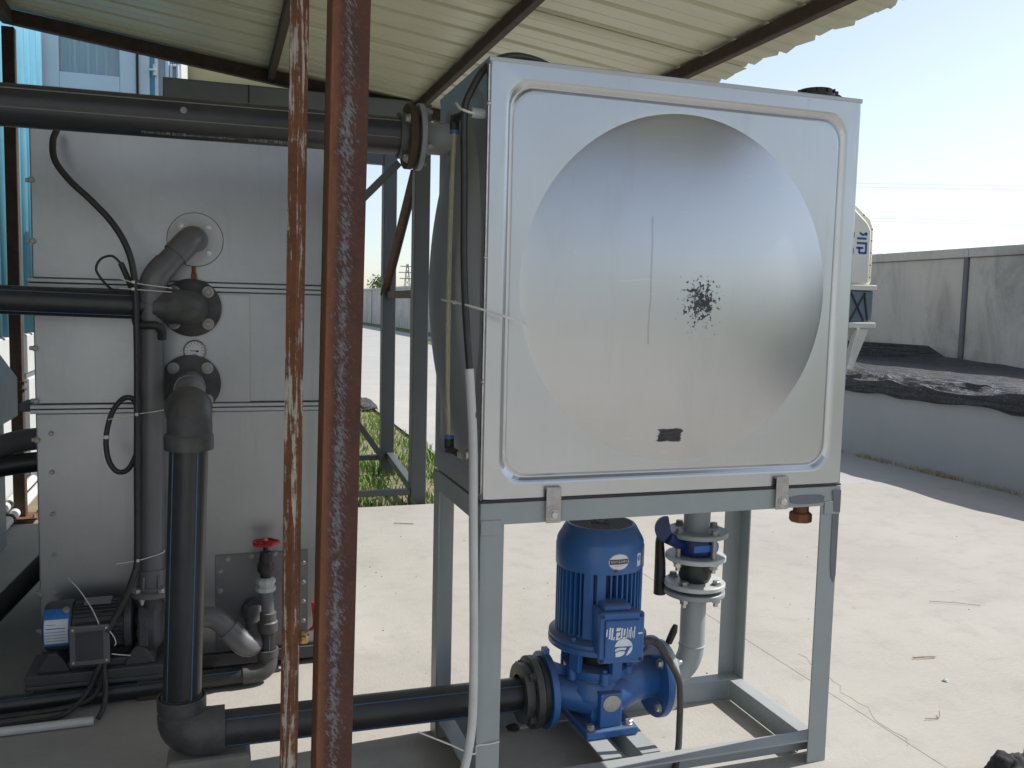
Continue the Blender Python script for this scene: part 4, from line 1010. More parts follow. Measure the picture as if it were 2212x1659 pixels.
# terminal box: turned a little to the right, lid towards the camera
ta = math.radians(-96); tn = Vector((math.cos(ta), math.sin(ta), 0)); tx = Vector((-tn.y, tn.x, 0)); tu = Vector((0,0,1))
tc = Vector((PX, PY, MZ+.078))
def tbp(u, v, d): return tc + tx*u + tu*v + tn*d
def tbox(u0, u1, v0, v1, d0, d1):
    g = G(); P = [tbp(u,v,d) for d in (d0,d1) for v in (v0,v1) for u in (u0,u1)]
    return g.add(P, [(0,1,3,2),(4,6,7,5),(0,4,5,1),(2,3,7,6),(0,2,6,4),(1,5,7,3)])
tb = obj('terminal_box', tbox(-.052,.056,-.060,.062,.09,.178), 'blue', pu, ang=0, bevel=.006, bseg=3)
obj('lid', tbox(-.060,.064,-.068,.068,.1785,.196), 'blue', tb, ang=0, bevel=.007, bseg=3)
obj('lid_panel', tbox(-.046,.050,-.052,.050,.1955,.204), 'blue', tb, ang=0, bevel=.005, bseg=2)
for u in (-.051,.055):
    for v in (-.059,.059): bolt(tb, tbp(u,v,.196), tn, .0055, 'blue_dk', 'screw', 'screw')
obj('box_neck', tbox(-.040,.040,.04,.078,.085,.165), 'blue', tb, ang=0, bevel=.012)
D_ = .2046
def flat(poly, name, mat, d=D_):
    g = G(); g.prism([tbp(u,v,d-.0004) for u,v in poly], (0,0,0), tn*.0006); return obj(name, g, mat, tb, ang=0)
# worn white brand strokes: characters that survive only as vertical strokes
wsn = [(-.036,.011,-.0335,.027),(-.030,.006,-.0265,.030),(-.025,.004,-.0215,.029),(-.0205,.003,-.018,.010),(-.0145,.022,-.006,.029),(-.0145,.012,-.0065,.019),(-.0150,.003,-.0065,.008),(-.0045,.006,-.0010,.028),(-.0005,.004,.0055,.009),(.0015,.012,.0050,.026),(.0080,.006,.0100,.028),(.0120,.008,.0140,.024),(.0155,.006,.0180,.029),(.0200,.007,.0215,.021),(.0235,.005,.0255,.030),(.0330,.0135,.0420,.0170),(-.0145,.008,-.0105,.012)]
g = G(); wsn = [(-.006+(a+.005)*1.26, .017+(b-.017)*1.25, -.006+(c_+.005)*1.26, .017+(d-.017)*1.25) for a, b, c_, d in wsn]
for a, b, c_, d in wsn: g.prism([tbp(a,b,D_-.0004),tbp(c_,b,D_-.0004),tbp(c_+.002,d,D_-.0004),tbp(a+.002,d,D_-.0004)], (0,0,0), tn*.0006)
obj('lettering', g, 'print_white', tb, ang=0)
cx_, cy_, R_ = .004, -.022, .0245
up = [(cx_+R_*math.cos(a), cy_+R_*math.sin(a)) for a in [math.pi*i/20 for i in range(21)]]
flat([p for p in up if p[1] > cy_+.0035] , 'emblem', 'print_white')
flat([(cx_-.0235,cy_-.0045),(cx_-.016,cy_+.0005),(cx_-.004,cy_+.0008),(cx_+.008,cy_-.0004),(cx_+.005,cy_-.0060),(cx_-.004,cy_-.0052),(cx_-.013,cy_-.0062),(cx_-.022,cy_-.0098)], 'emblem', 'print_white')
flat([(cx_-.0215,cy_-.0135),(cx_-.014,cy_-.0095),(cx_-.004,cy_-.0088),(cx_+.004,cy_-.0095),(cx_+.0035,cy_-.0155),(cx_-.002,cy_-.0205),(cx_-.010,cy_-.0235),(cx_-.021,cy_-.0235)], 'emblem', 'print_white')
flat([(cx_+.0175,cy_-.001),(cx_+.0243,cy_+.0032),(cx_+.0238,cy_-.006),(cx_+.019,cy_-.0145),(cx_+.010,cy_-.0215),(cx_+.0075,cy_-.0195)], 'emblem', 'print_white')
# gland, tie-wrapped stub
g = G(); q0 = tbp(.064,-.03,.145); g.cyl(q0, q0+tx*.02, .012, 16); obj('cable_gland', g, 'rubber', tb)
c0 = q0 + tx*.018
g = G(); g.tube(spline([c0, c0+Vector((.025,-.004,-.004)), (.545,.115,.320),(.585,.09,.245),(.592,.085,.185),(.590,.08,.125),(.578,.06,.068),(.556,.035,.02),(.53,.0,.006),(.50,-.05,.008)],8), .0088, 12)
tag(obj('cable', g, 'cable_dusty', loc=c0), 'dusty dark power cable curving down from the blue pump box to the floor', 'cable')
g = G(); g.tube([(.652,PY-.02,AZ+.105),(.655,PY-.04,AZ+.145),(.657,PY-.045,AZ+.162)], [.010,.0105,.007], 12); tag(obj('lever', g, 'rubber', loc=(.655,.24,.3)), 'short black grip sticking up behind the pump outlet flange', 'lever')

# ------------------------------------------------------------------ outlet riser: flange, bend, joint, butterfly valve
RX, RY = .742, .290
ri = thing('outlet_riser', 'grey steel riser with pale bolted flanges between pump and tank bottom', 'pipe', (RX, RY, .4))
g = G(); g.lathe([(.04,0),(.098,0),(.100,.003),(.100,.016),(.05,.016)], (.636,PY,AZ), (1,0,0), 44); obj('pump_flange', g, 'white_flange', ri, ang=35)
g = G(); g.lathe([(.04,0),(.085,0),(.085,.008),(.04,.008)], (.627,PY,AZ), (1,0,0), 40); obj('gasket', g, 'rubber', ri)
for k in range(4):
    a = math.pi/4 + k*math.pi/2; bolt(ri, (.652,PY+.090*math.cos(a)*.9,AZ+.090*math.sin(a)*.9), (1,0,0), .011, 'zinc', 'stud')
g = G(); g.tube([(.650,PY,AZ)] + elbow((.660,PY,AZ),(RX,RY,AZ),(RX,RY,.255),10) + [(RX,RY,.402)], .0365, 28); obj('bend', g, 'steelpipe', ri)
g = G(); g.lathe([(.0368,-.003),(.0392,0),(.0368,.003)], (RX,RY,.245), (0,0,1), 28); obj('weld', g, 'steelpipe', ri)
def hflange(z, r, th, mat, name='flange', ang0=.4, cut=False):
    g = G(); g.lathe([(.036,0),(r-.002,0),(r,.002),(r,th-.002),(r-.002,th),(.036,th)], (RX,RY,z), (0,0,1), 44); return obj(name, g, mat, ri, ang=35)
hflange(.399, .088, .014, 'steelpipe'); hflange(.415, .060, .006, 'rubber', 'gasket'); hflange(.423, .088, .014, 'white_flange')
g = G(); g.lathe([(.040,0),(.043,.006),(.047,.016),(.047,.040),(.043,.054),(.045,.062)], (RX,RY,.437), (0,0,1), 36); obj('rubber_joint', g, 'rubber', ri)
hflange(.502, .087, .014, 'white_flange')
hflange(.574, .090, .014, 'steelpipe')
for k in range(4):
    a = .62 + k*math.pi/2; c, s_ = math.cos(a), math.sin(a)
    bolt(ri, (RX+.068*c,RY+.068*s_,.399), (0,0,-1), .0125, 'zinc', 'stud', 'nut'); bolt(ri, (RX+.068*c,RY+.068*s_,.437), (0,0,1), .0115, 'zinc_dull')
    b = a - .35; c, s_ = math.cos(b), math.sin(b)
    g = G(); g.cyl((RX+.070*c,RY+.070*s_,.516),(RX+.070*c,RY+.070*s_,.574),.0075,12); obj('tie_rod', g, 'zinc_dull', ri)
    bolt(ri, (RX+.070*c,RY+.070*s_,.502), (0,0,-1), .0125, 'zinc', 'stud', 'nut'); bolt(ri, (RX+.070*c,RY+.070*s_,.588), (0,0,1), .0115, 'zinc_dull')
g = G(); g.cyl((RX,RY,.588),(RX,RY,HT-.002),.038,28); obj('riser_top', g, 'steelpipe', ri)
bv = thing('butterfly_valve', 'dark blue butterfly valve clamped between the two upper riser flanges', 'valve', (RX, RY, .535))
g = G(); g.lathe([(.040,0),(.056,.003),(.060,.010),(.060,.044),(.055,.052),(.040,.054)], (RX,RY,.518), (0,0,1), 40); g.cyl((RX-.05,RY-.012,.548),(RX-.115,RY-.035,.580),.017,16)
obj('body', g, 'blue_dk', bv, ang=35)
g = G(); q = Vector((RX+.058*math.cos(-1.0),RY+.058*math.sin(-1.0),.546)); g.cyl(q, q+Vector((math.cos(-1.0),math.sin(-1.0),0))*.006, .016, 20); obj('boss', g, 'blue_lt', bv)
g = G(); g.box(RX-.042,RX+.018,RY-.0615,RY-.057,.536,.557); obj('plate', g, 'blue_lt', bv, ang=0, bevel=.003)
# toothed sector plate and hanging lever
g = G(); n = 14; P = []
cq = Vector((RX-.118,RY-.035,.603))
lq = Vector((RX-.085,RY+.058,.60))
for i in range(n+1):
    a = math.pi*.45 + 1.25*math.pi*i/n; P.append(cq + Vector((.0, .0, 0)) + Vector((.037*math.cos(a)*.75, -.016*math.cos(a), .037*math.sin(a))))
g.prism(P, (0,0,0), (.004,.010,0)); obj('sector', g, 'blue_dk', bv, ang=0)
g = G(); g.tube([lq+Vector((-.004,-.02,.012)),lq+Vector((-.002,0,-.06)),lq+Vector((.002,0,-.12)),lq+Vector((.004,0,-.215))], [.010,.013,.016,.018], 14); obj('lever', g, 'rubber', bv)

# ================================================================== PIPES OF BLACK POLYETHYLENE
def stripe(parent, a, b, off, n=2, r=.0016):
    g = G(); g.tube([Vector(a)+Vector(off), Vector(b)+Vector(off)], r, 6); return obj('stripe', g, 'stripe', parent)
def pflange(parent, o, axis, r_out, th, bore, mat='pe_fit', n=4, rb=None, a0=math.pi/4, br=.014, style='socket', bm='zinc_dull'):
    t = Vector(axis).normalized(); g = G(); g.lathe([(bore,0),(r_out-.002,0),(r_out,.002),(r_out,th-.002),(r_out-.003,th),(bore,th)], o, t, 44)
    f = obj('flange', g, mat, parent, ang=35)
    x = Vector((1,0,0)) if abs(t.x) < .9 else Vector((0,1,0)); x = (x-t*x.dot(t)).normalized(); y = t.cross(x); rb = rb or r_out*.78
    for k in range(n):
        a = a0 + 2*math.pi*k/n; bolt(f, Vector(o)+t*th+(x*math.cos(a)+y*math.sin(a))*rb, t, br, bm, style)
    return f
# A: tower outlet, forward, down and across to the pump
pa = thing('suction_pipe', 'black plastic pipe dropping from the tower flange and running along the floor to the pump', 'pipe', (-.645, .36, .1))
VX0, VX1, VY = -.640, -.664, .345
VZ = .92
pflange(pa, (-.654,1.052,.952), (0,-1,0), .0915, .022, .05, 'pe_fit')
g = G(); g.cyl((-.654,1.04,.952),(-.644,.40,.945),.042,28); g.ring((-.652,.90,.950),(0,-1,0),.042,.0455,.05,28); nip = obj('nipple', g, 'nipple', pa)
g = G(); g.tube([(-.644,.432,.945),(-.643,.412,.945)] + elbow((-.643,.402,.945),(VX0,VY,.945),(VX0,VY,.888),8) + [(VX0-.002,VY,.866)], [.053]*12, 30)
g.lathe([(.05,0),(.0575,0),(.058,.004),(.058,.034),(.053,.040)], (VX0-.002,VY,.855), (0,0,1), 32); g.lathe([(.045,0),(.0565,0),(.057,.004),(.057,.026),(.053,.030)], (-.644,.437,.945), (0,-1,0), 32); obj('elbow', g, 'pe_fit', pa)
g = G(); g.cyl((VX0-.002,VY,.87),(VX1,VY,.20),.0455,30); vp = obj('vertical_pipe', g, 'pe', pa)
stripe(vp, (VX0-.002,VY,.855),(VX1+.001,VY,.20),(.021,-.0405,0)); stripe(vp, (VX0-.002,VY,.855),(VX1+.001,VY,.20),(-.035,-.029,0))
g = G(); ex, ez = VX1, .142
g.tube([(ex,VY,.235),(ex,VY,.195)] + elbow((ex,VY,.190),(ex-.004,VY-.006,ez),(ex+.055,VY-.010,ez),10) + [(ex+.10,VY-.012,ez)], [.054,.055]+[.058]*11+[.054], 30)
g.ring((ex,VY,.205),(0,0,1),.05,.0585,.03,32); g.ring((ex+.072,VY-.011,ez),(1,0,0),.05,.0575,.03,32); obj('elbow', g, 'pe_fit', pa)
g = G(); g.cyl((ex+.09,VY-.012,ez),(.245,PY,AZ-.006),.0455,30); hp = obj('floor_pipe', g, 'pe', pa)
stripe(hp, (ex+.10,VY-.012,ez),(.235,PY,AZ-.006),(0,-.028,.0358)); stripe(hp, (ex+.10,VY-.012,ez),(.235,PY,AZ-.006),(0,-.034,-.030))
f = pflange(pa, (.252,PY,AZ-.002), (-1,0,0), .097, .022, .05, 'pe_fit', 4, .080, .9, .013, 'hex', 'motor')
g = G(); g.ring((.228,PY,AZ-.002),(-1,0,0),.05,.080,.024,36); obj('stub_end', g, 'pe_fit', pa)
g = G(); g.ring((.269,PY,AZ),(-1,0,0),.05,.090,.014,40); obj('gasket', g, 'rubber', pa)
g = G(); g.box(-.70,-.50,.30,.40,.0,.082); tag(obj('concrete_block', g, 'block', ang=0, bevel=.012, loc=(-.6,.35,.04)), 'low rough concrete block under the black pipe elbow', 'block')
# B: overhead pipe into the tank
pb = thing('overhead_pipe', 'thick black pipe crossing overhead from the left into the tank side', 'pipe', (-.6, .30, 1.635))
OZ = 1.637
g = G(); g.cyl((-2.0,.30,OZ-.010),(-.128,.30,OZ),.0465,32); op = obj('pipe', g, 'pe', pb)
for dz, dy in ((-.012,-.0452),(.030,-.0362)):
    g = G(); g.tube([(-2.0,.30+dy,OZ-.010+dz),(-.13,.30+dy,OZ+dz)], .0016, 6); obj('stripe', g, 'pvc', op)
f = pflange(pb, (-.108,.30,OZ), (-1,0,0), .080, .020, .046, 'rust_beam', 4, .066, .5, .010, 'hex', 'zinc_dull')
g = G(); g.ring((-.128,.30,OZ),(-1,0,0),.046,.056,.018,32); obj('stub_end', g, 'pe_fit', pb)
g = G(); g.ring((-.100,.30,OZ),(-1,0,0),.04,.062,.008,32); obj('gasket', g, 'rubber', pb)
f = pflange(pb, (-.100,.30,OZ), (1,0,0), .082, .014, .04, 'steelpipe', 4, .066, .5, .010, 'stud', 'zinc_dull')
g = G(); g.cyl((-.09,.30,OZ),(-.012,.30,OZ),.040,28); obj('steel_stub', g, 'steelpipe', pb)
# faint printed line along the underside front of the overhead pipe
an = math.radians(-52)
tdir = Vector((0, -math.cos(an), math.sin(an)))*.0469
def pipe_text(body, x, sz):
    nrm = tdir.normalized(); upv = Vector((1,0,0)).cross(nrm) * -1
    text(op, body, sz, 'print_faint', Vector((x,.30,OZ-.008+.0*x))+tdir, (1,0,0), nrm.cross(Vector((1,0,0))) , 'lettering', 'LEFT')
pipe_text('PE100 给水用 聚乙烯', -.735, .0105)
pipe_text('DN90 SDR17 1.0MPa GB/T13663', -.645, .008)
pipe_text('给水用聚乙烯管材 1.0MPa', -.505, .0115)
g = G(); g.lathe([(.008,0),(.006,.0015)], (-.645,.254,OZ+.008), (0,-1,.15), 10); obj('splash', g, 'print_faint', op)
# C: middle pipe into the upper tower flange
pc = thing('return_pipe', 'black pipe from the left edge ending in an elbow on the upper tower flange', 'pipe', (-.7, .92, 1.2))
CY, CZ2 = .915, 1.198
pflange(pc, (-.650,1.052,1.192), (0,-1,0), .0905, .022, .045, 'pe_fit')
g = G(); g.tube([(-.650,1.04,1.192),(-.650,1.0,1.192)] + elbow((-.650,.985,1.192),(-.648,CY,1.193),(-.715,CY,1.195),8) + [(-.752,CY,1.196)], [.050,.050]+[.052]*9+[.050], 28); obj('elbow', g, 'pe_fit', pc)
g = G(); g.cyl((-.74,CY,1.196),(-2.0,CY,1.225),.0415,28); pp_ = obj('pipe', g, 'pe', pc)
stripe(pp_, (-.755,CY,1.196),(-2.0,CY,1.225),(0,-.031,.0275), r=.0013); stripe(pp_, (-.755,CY,1.196),(-2.0,CY,1.225),(0,-.028,-.0305), r=.0013)
# clip that hangs under it
g = G(); g.tube(spline([(-.80,.89,1.155),(-.79,.87,1.14),(-.745,.86,1.14),(-.728,.87,1.125),(-.728,.88,1.10)],5), .012, 12); tag(obj('pipe_clip', g, 'rubber', loc=(-.75,.88,1.13)), 'black rubber strap end hooked below the middle pipe', 'strap')

# ================================================================== COOLING TOWER
TX0, TX1, TY0, TY1 = -1.098, -.185, 1.06, 2.02
tw = thing('cooling_tower', 'tall galvanised sheet cooling tower in three bolted tiers at the left', 'cooling tower', (-.64, 1.5, 0))
for z0, z1 in ((.055,.862),(.889,1.244),(1.271,1.735)):
    g = G(); g.box(TX0,TX1,TY0,TY1,z0,z1); obj('tier', g, 'tower', tw, ang=0, bevel=.004)
for z in (.8755, 1.2575):
    for s_ in (-1, 1):
        g = G(); g.box(TX0-.012,TX1+.012,TY0-.016,TY1+.012,z+.0012 if s_ > 0 else z-.0135,z+.0135 if s_ > 0 else z-.0012); obj('seam_flange', g, 'tower', tw, ang=0, bevel=.0015)
    g = G(); g.box(TX0-.008,TX1+.008,TY0-.0115,TY1+.008,z-.0011,z+.0011); obj('seam_gasket', g, 'dark_part', tw, ang=0)
g = G(); g.box(TX0+.30,-.472,TY0-.0035,TY0-.0005,.890,1.236); obj('cover_sheet', g, 'tower', tw, ang=0, bevel=.001)
for z in (1.56,1.38,1.06,.90,.78,.18,.30):
    g = G(); g.box(TX0-.014,TX0-.0005,TY0+.004,TY0+.020,z-.006,z+.006); b = obj('edge_lug', g, 'zinc_dull', tw, ang=0, bevel=.002)
    bolt(tw, (TX0+.004,TY0-.0005,z), (0,-1,0), .008, 'zinc_dull')
for z in (.80,.68,.55,.42,.30): bolt(tw, (TX0+.042,TY0-.0005,z), (0,-1,0), .0065, 'zinc_dull')
g = G(); g.box(-1.155,TX0-.013,1.12,1.25,.86,.885); obj('bracket', g, 'motor', tw, ang=0, bevel=.003)
g = G(); g.box(TX0,TX1,TY0-.012,TY1,.028,.054); g.box(TX0,TX1,TY0-.022,TY0-.0125,.020,.060); obj('base_channel', g, 'motor', tw, ang=0, bevel=.002)
for x in (-1.02,-.66,-.27):
    g = G(); g.box(x-.07,x+.07,1.07,1.99,0,.027); obj('bearer', g, 'bark', tw, ang=0, bevel=.003)
# access plate with bolts
g = G(); g.box(-.583,-.287,TY0-.005,TY0-.0012,.068,.388); ap = obj('access_plate', g, 'tower_dull', tw, ang=0, bevel=.001)
for x, z in [(-.545,.373),(-.47,.378),(-.395,.382),(-.325,.383),(-.568,.335),(-.568,.268),(-.302,.345),(-.302,.278),(-.302,.212),(-.302,.145),(-.568,.20),(-.568,.135)]: bolt(ap, (x,TY0-.005,z), (0,-1,0), .0072, 'zinc_dull')
# gauge, port plate, orange clips
gg = thing('gauge', 'small round white faced dial gauge between the two black flanges', 'gauge', (-.641, 1.04, 1.056))
g = G(); g.lathe([(.030,0),(.034,.004),(.034,.020),(.031,.024),(.029,.024),(.029,.020)], (-.641,1.058,1.056), (0,-1,0), 36); obj('case', g, 'zinc_dull', gg)
g = G(); g.lathe([(.0288,0),(.0288,.001)], (-.641,1.0385,1.056), (0,-1,0), 36); dial = obj('dial', g, 'sticker_white', gg)
g = G(); g.bar((-.656,1.0368,1.0575),(-.631,1.0368,1.055),.0018,.0012,(0,1,0)); g.box(-.637,-.629,1.0362,1.0372,1.0525,1.0575); obj('needle', g, 'dark_part', dial, ang=0)
for k in range(13):
    a = math.radians(220-260*k/12); c, s_ = math.cos(a), math.sin(a)
    g = G(); g.bar((-.641+.021*c,1.0372,1.056+.021*s_),(-.641+.0265*c,1.0372,1.056+.0265*s_),.0014,.0008,(0,1,0)); obj('tick', g, 'sticker_dark', dial, ang=0)
g = G(); g.box(-.652,-.630,1.0368,1.0374,1.039,1.0425); g.box(-.648,-.634,1.0368,1.0374,1.044,1.0465); obj('print', g, 'sticker_blue', dial, ang=0)
for x, z, lb in ((-.642,1.288,'orange brass air cock above the upper black flange'),(-.598,.868,'orange clip beside the lower black flange')):
    g = G(); g.box(x-.008,x+.008,1.035,1.058,z-.022,z+.012); g.cyl((x,1.045,z+.01),(x,1.045,z+.032),.006,12)
    if z > 1: g.cyl((x+.005,1.045,z-.014),(x+.035,1.045,z-.020),.007,12)
    tag(obj('air_cock', g, 'orange', ang=30, bevel=.002, loc=(x,1.045,z)), lb, 'valve')

# ------------------------------------------------------------------ spray pump at the tower's foot
spm = thing('spray_pump', 'small charcoal horizontal pump with blue white sticker at the foot of the tower', 'pump', (-.93, .93, .12))
SY, SZ = .935, .238
g = G(); g.box(-1.108,-.735,.855,1.036,.088,.118); g.box(-1.108,-.735,.855,.862,.075,.0875); skid = obj('skid', g, 'motor', spm, ang=0, bevel=.003)
for x in (-1.06,-.78):
    g = G(); g.box(x-.03,x+.03,.88,1.02,.0,.0745); obj('skid_foot', g, 'bark', spm, ang=0)
for x in (-1.035,-.80):
    g = G(); g.prism([(x-.045,0,.1185),(x+.045,0,.1185),(x+.030,0,.150),(x+.012,0,.175),(x-.012,0,.175),(x-.030,0,.150)], (0,.872,0), (0,.99,0)); obj('motor_foot', g, 'motor', spm, ang=0, bevel=.004)
g = G(); g.box(-1.0,-.83,.885,.905,.1185,.140); obj('foot_rail', g, 'motor', spm, ang=0, bevel=.003)
g = G(); g.lathe([(.05,0),(.066,.004),(.072,.014),(.074,.075),(.072,.080)], (-1.065,SY,SZ), (1,0,0), 40); fcv = obj('fan_cover', g, 'motor', spm, ang=30)
g = G(); g.cyl((-.985,SY,SZ),(-.845,SY,SZ),.060,36); mb = obj('motor_body', g, 'motor', spm)
g = G(); g.box(-.982,-.848,.058,.0685,-.0016,.0016); fm2 = None
for k in range(30):
    a = 2*math.pi*k/30
    if fm2 is None:
        gg2 = G(); gg2.box(0,.134,.058,.0690,-.0016,.0016); o = obj('fin', gg2, 'motor', None, ang=0); fm2 = o.data
    else: o = bpy.data.objects.new('fin', fm2); COL.objects.link(o)
    o.parent = mb; o.location = Vector((-.982,SY,SZ)) - org(mb); o.rotation_euler = (a,0,0)
g = G(); g.box(-.955,-.880,SY-.03,SY+.03,SZ+.064,SZ+.0705); obj('rating_plate', g, 'pvc', spm, ang=0, bevel=.002)
g = G(); g.lathe([(.06,0),(.078,.003),(.080,.012),(.080,.022),(.06,.028)], (-.845,SY,SZ), (1,0,0), 40); obj('end_shield', g, 'motor', spm, ang=30)
g = G(); g.cyl((-.83,SY,SZ),(-.80,SY,SZ),.035,24); obj('coupling', g, 'dark_part', spm)
g = G(); g.lathe([(.05,0),(.074,.004),(.078,.016),(.078,.050),(.066,.066),(.042,.074),(.040,.098)], (-.808,SY-.01,SZ-.012), (1,0,0), 40); g.cyl((-.765,SY-.03,SZ),(-.765,SY-.03,SZ+.085),.032,24); g.box(-.800,-.775,SY-.092,SY-.085,SZ-.055,SZ+.03)
cs = obj('casing', g, 'motor', spm, ang=35, bevel=.003)
pflange(spm, (-.765,SY-.03,SZ+.085), (0,0,1), .062, .016, .03, 'pvc', 4, .048, .6, .010, 'hex', 'zinc')
for k in range(4):
    a = .6+k*math.pi/2; bolt(spm, (-.765+.048*math.cos(a),SY-.03-.048*math.sin(a),SZ+.084), (0,0,-1), .009, 'zinc', 'stud', 'nut')
# terminal box and sticker
g = G(); g.box(-.978,-.885,.842,.905,.155,.258); tbx = obj('terminal_box', g, 'motor', spm, ang=0, bevel=.005)
g = G(); g.box(-.985,-.878,.829,.8415,.148,.265); obj('lid', g, 'pvc', tbx, ang=0, bevel=.003)
g = G(); g.box(-.968,-.895,.826,.8288,.163,.250); obj('lid_panel', g, 'motor', tbx, ang=0, bevel=.0015)
for x in (-.976,-.887):
    for z in (.158,.255): bolt(tbx, (x,.829,z), (0,-1,0), .0042, 'zinc', 'screw', 'screw')
def spwrap(a0, a1, x0, x1, name, mat, r=.0748):
    g = G()
    for i in range(9):
        a = math.radians(a0+(a1-a0)*i/8)
        for x in (x0, x1): g.v.append((x, SY-r*math.cos(a), SZ+r*math.sin(a)))
    for i in range(8): g.f.append((2*i,2*i+1,2*i+3,2*i+2)); g.mi.append(0)
    return obj(name, g, mat, spm, ang=60)
spwrap(-32, 58, -1.058, -.990, 'sticker', 'sticker_blue'); spwrap(-24, 32, -1.055, -.993, 'sticker_field', 'sticker_white', .0751)
for a in (20,11,4,-3,-10,-17): spwrap(a, a+(1.2 if a != 11 else 2.2), -1.052, -.999 if a not in (20,) else -1.025, 'print', 'sticker_blue', .0753)
bolt(spm, (-1.0,SY-.045,SZ+.060), (0,-.6,.8), .011, 'label_grey', 'screw', 'screw')
# discharge: grey PVC riser to the port plate near the top
rp = thing('spray_riser', 'grey PVC riser climbing from the small pump to the round port plate', 'pipe', (-.76, .905, .8))
RY2 = SY-.03
g = G(); g.cyl((-.765,RY2,SZ+.102),(-.765,RY2,SZ+.165),.0395,28); g.ring((-.765,RY2,SZ+.102),(0,0,1),.03,.046,.012,28); obj('socket', g, 'pvc', rp)
for k in range(6):
    a = k*math.pi/3; g = G(); g.bar((-.765+.043*math.cos(a),RY2+.043*math.sin(a),SZ+.110),(-.765+.040*math.cos(a),RY2+.040*math.sin(a),SZ+.15),.005,.012); obj('web', g, 'pvc', rp, ang=0)
g = G(); g.cyl((-.765,RY2,SZ+.12),(-.757,RY2,1.245),.0345,28); obj('pipe', g, 'pvc', rp)
g = G(); g.tube([(-.757,RY2,1.205)] + elbow((-.757,RY2,1.235),(-.756,RY2,1.275),(-.727,RY2+.012,1.308),8) + [(-.717,RY2+.016,1.319)], .0385, 26); obj('elbow', g, 'pvc', rp)
g = G(); g.cyl((-.728,RY2+.012,1.307),(-.672,RY2+.035,1.372),.0345,26); obj('pipe', g, 'pvc', rp)
g = G(); g.tube([(-.692,RY2+.026,1.349)] + elbow((-.668,RY2+.036,1.377),(-.645,RY2+.046,1.404),(-.640,RY2+.092,1.405),8) + [(-.637,1.058,1.405)], .0385, 26); obj('elbow', g, 'pvc', rp)
g = G(); g.lathe([(.030,0),(.082,0),(.0825,.003)], (-.637,1.0585,1.405), (0,-1,0), 48); pl = obj('port_plate', g, 'disc', rp)
g = G(); g.lathe([(.030,0),(.0845,0),(.0845,.0012)], (-.637,1.0592,1.405), (0,-1,0), 48); obj('gasket', g, 'dark_part', pl)
for k in range(4):
    a = math.pi/4+k*math.pi/2; bolt(pl, (-.637+.056*math.cos(a),1.0552,1.405+.056*math.sin(a)), (0,-1,0), .0085, 'zinc')
# suction side: grey elbows into the tower wall
su = thing('spray_suction', 'grey PVC elbow pipe from the small pump into the tower base', 'pipe', (-.58, .93, .2))
g = G(); g.tube([(-.722,SY-.01,SZ-.012),(-.64,SY-.01,SZ-.008)] + elbow((-.62,SY-.01,SZ-.008),(-.585,SY-.01,SZ-.006),(-.56,SY-.014,SZ-.036),8) + [(-.512,SY-.02,SZ-.088)], .033, 26); obj('pipe', g, 'pvc', su)
g = G(); g.tube([(-.545,SY-.016,SZ-.052)] + elbow((-.505,SY-.02,SZ-.095),(-.47,SY-.02,SZ-.13),(-.455,SY+.03,SZ-.09),8) + [(-.455,SY+.06,SZ-.062),(-.462,1.054,SZ-.04)], .0375, 26); obj('elbow', g, 'pvc', su)
g = G(); g.cyl((-.46,1.02,SZ-.04),(-.46,1.054,SZ-.04),.042,26); obj('collar', g, 'motor', su)

# ------------------------------------------------------------------ make-up line with red handwheel
dv = thing('makeup_line', 'small black water line with gate valve and red handwheel before the access plate', 'pipe', (-.43, .94, .2))
g = G(); g.cyl((-.430,.95,.335),(-.430,.95,.420),.017,18); g.lathe([(.022,0),(.026,.008),(.026,.026),(.020,.034),(.021,.042),(.017,.060)], (-.430,.95,.352), (0,0,1), 20); g.cyl((-.430,.95,.41),(-.430,.95,.448),.008,12); g.cyl((-.430,.95,.350),(-.430,1.05,.350),.016,16)
obj('valve_body', g, 'rubber', dv, ang=35)
g = G()
nW = 40; W = []
for i in range(nW+1):
    a = 2*math.pi*i/nW; rr_ = .036+.003*math.cos(5*a); W.append((-.430+rr_*math.cos(a), .95+rr_*math.sin(a), .449))
g.tube(W, .0062, 10, False)
for k in range(5):
    a = 2*math.pi*k/5; g.bar((-.430,.95,.449),(-.430+.036*math.cos(a),.95+.036*math.sin(a),.449),.009,.006)
g.cyl((-.430,.95,.442),(-.430,.95,.456),.011,16); hw = obj('handwheel', g, 'red', dv, ang=50)
bolt(hw, (-.430,.95,.456), (0,0,1), .006, 'zinc')
g = G(); g.lathe([(.024,0),(.031,.003),(.031,.016),(.027,.018),(.027,.026),(.031,.028),(.031,.040),(.024,.046)], (-.430,.948,.290), (0,.0,1), 8); obj('union', g, 'white_flange', dv, ang=30)
g = G(); g.tube([(-.430,.948,.298),(-.428,.935,.272),(-.425,.93,.25),(-.424,.93,.19)], [.020,.022,.020,.020], 20); obj('bend', g, 'pvc', dv)
g = G(); g.lathe([(.020,0),(.026,.002),(.026,.028),(.031,.032),(.031,.062),(.026,.066)][::1], (-.424,.93,.228), (0,0,-1), 22); obj('reducer', g, 'pe_fit', dv, ang=30)
g = G(); g.cyl((-.424,.93,.17),(-.425,.93,.085),.0255,22); p_ = obj('pipe', g, 'pe', dv); stripe(p_, (-.424,.93,.165),(-.425,.93,.092),(.004,-.0245,0), r=.0013)
g = G(); g.tube([(-.425,.93,.105)] + elbow((-.425,.93,.068),(-.425,.92,.034),(-.478,.915,.034),8) + [(-.505,.912,.034)], .031, 24); g.ring((-.425,.93,.085),(0,0,1),.028,.034,.022,24); obj('elbow', g, 'pe_fit', dv)
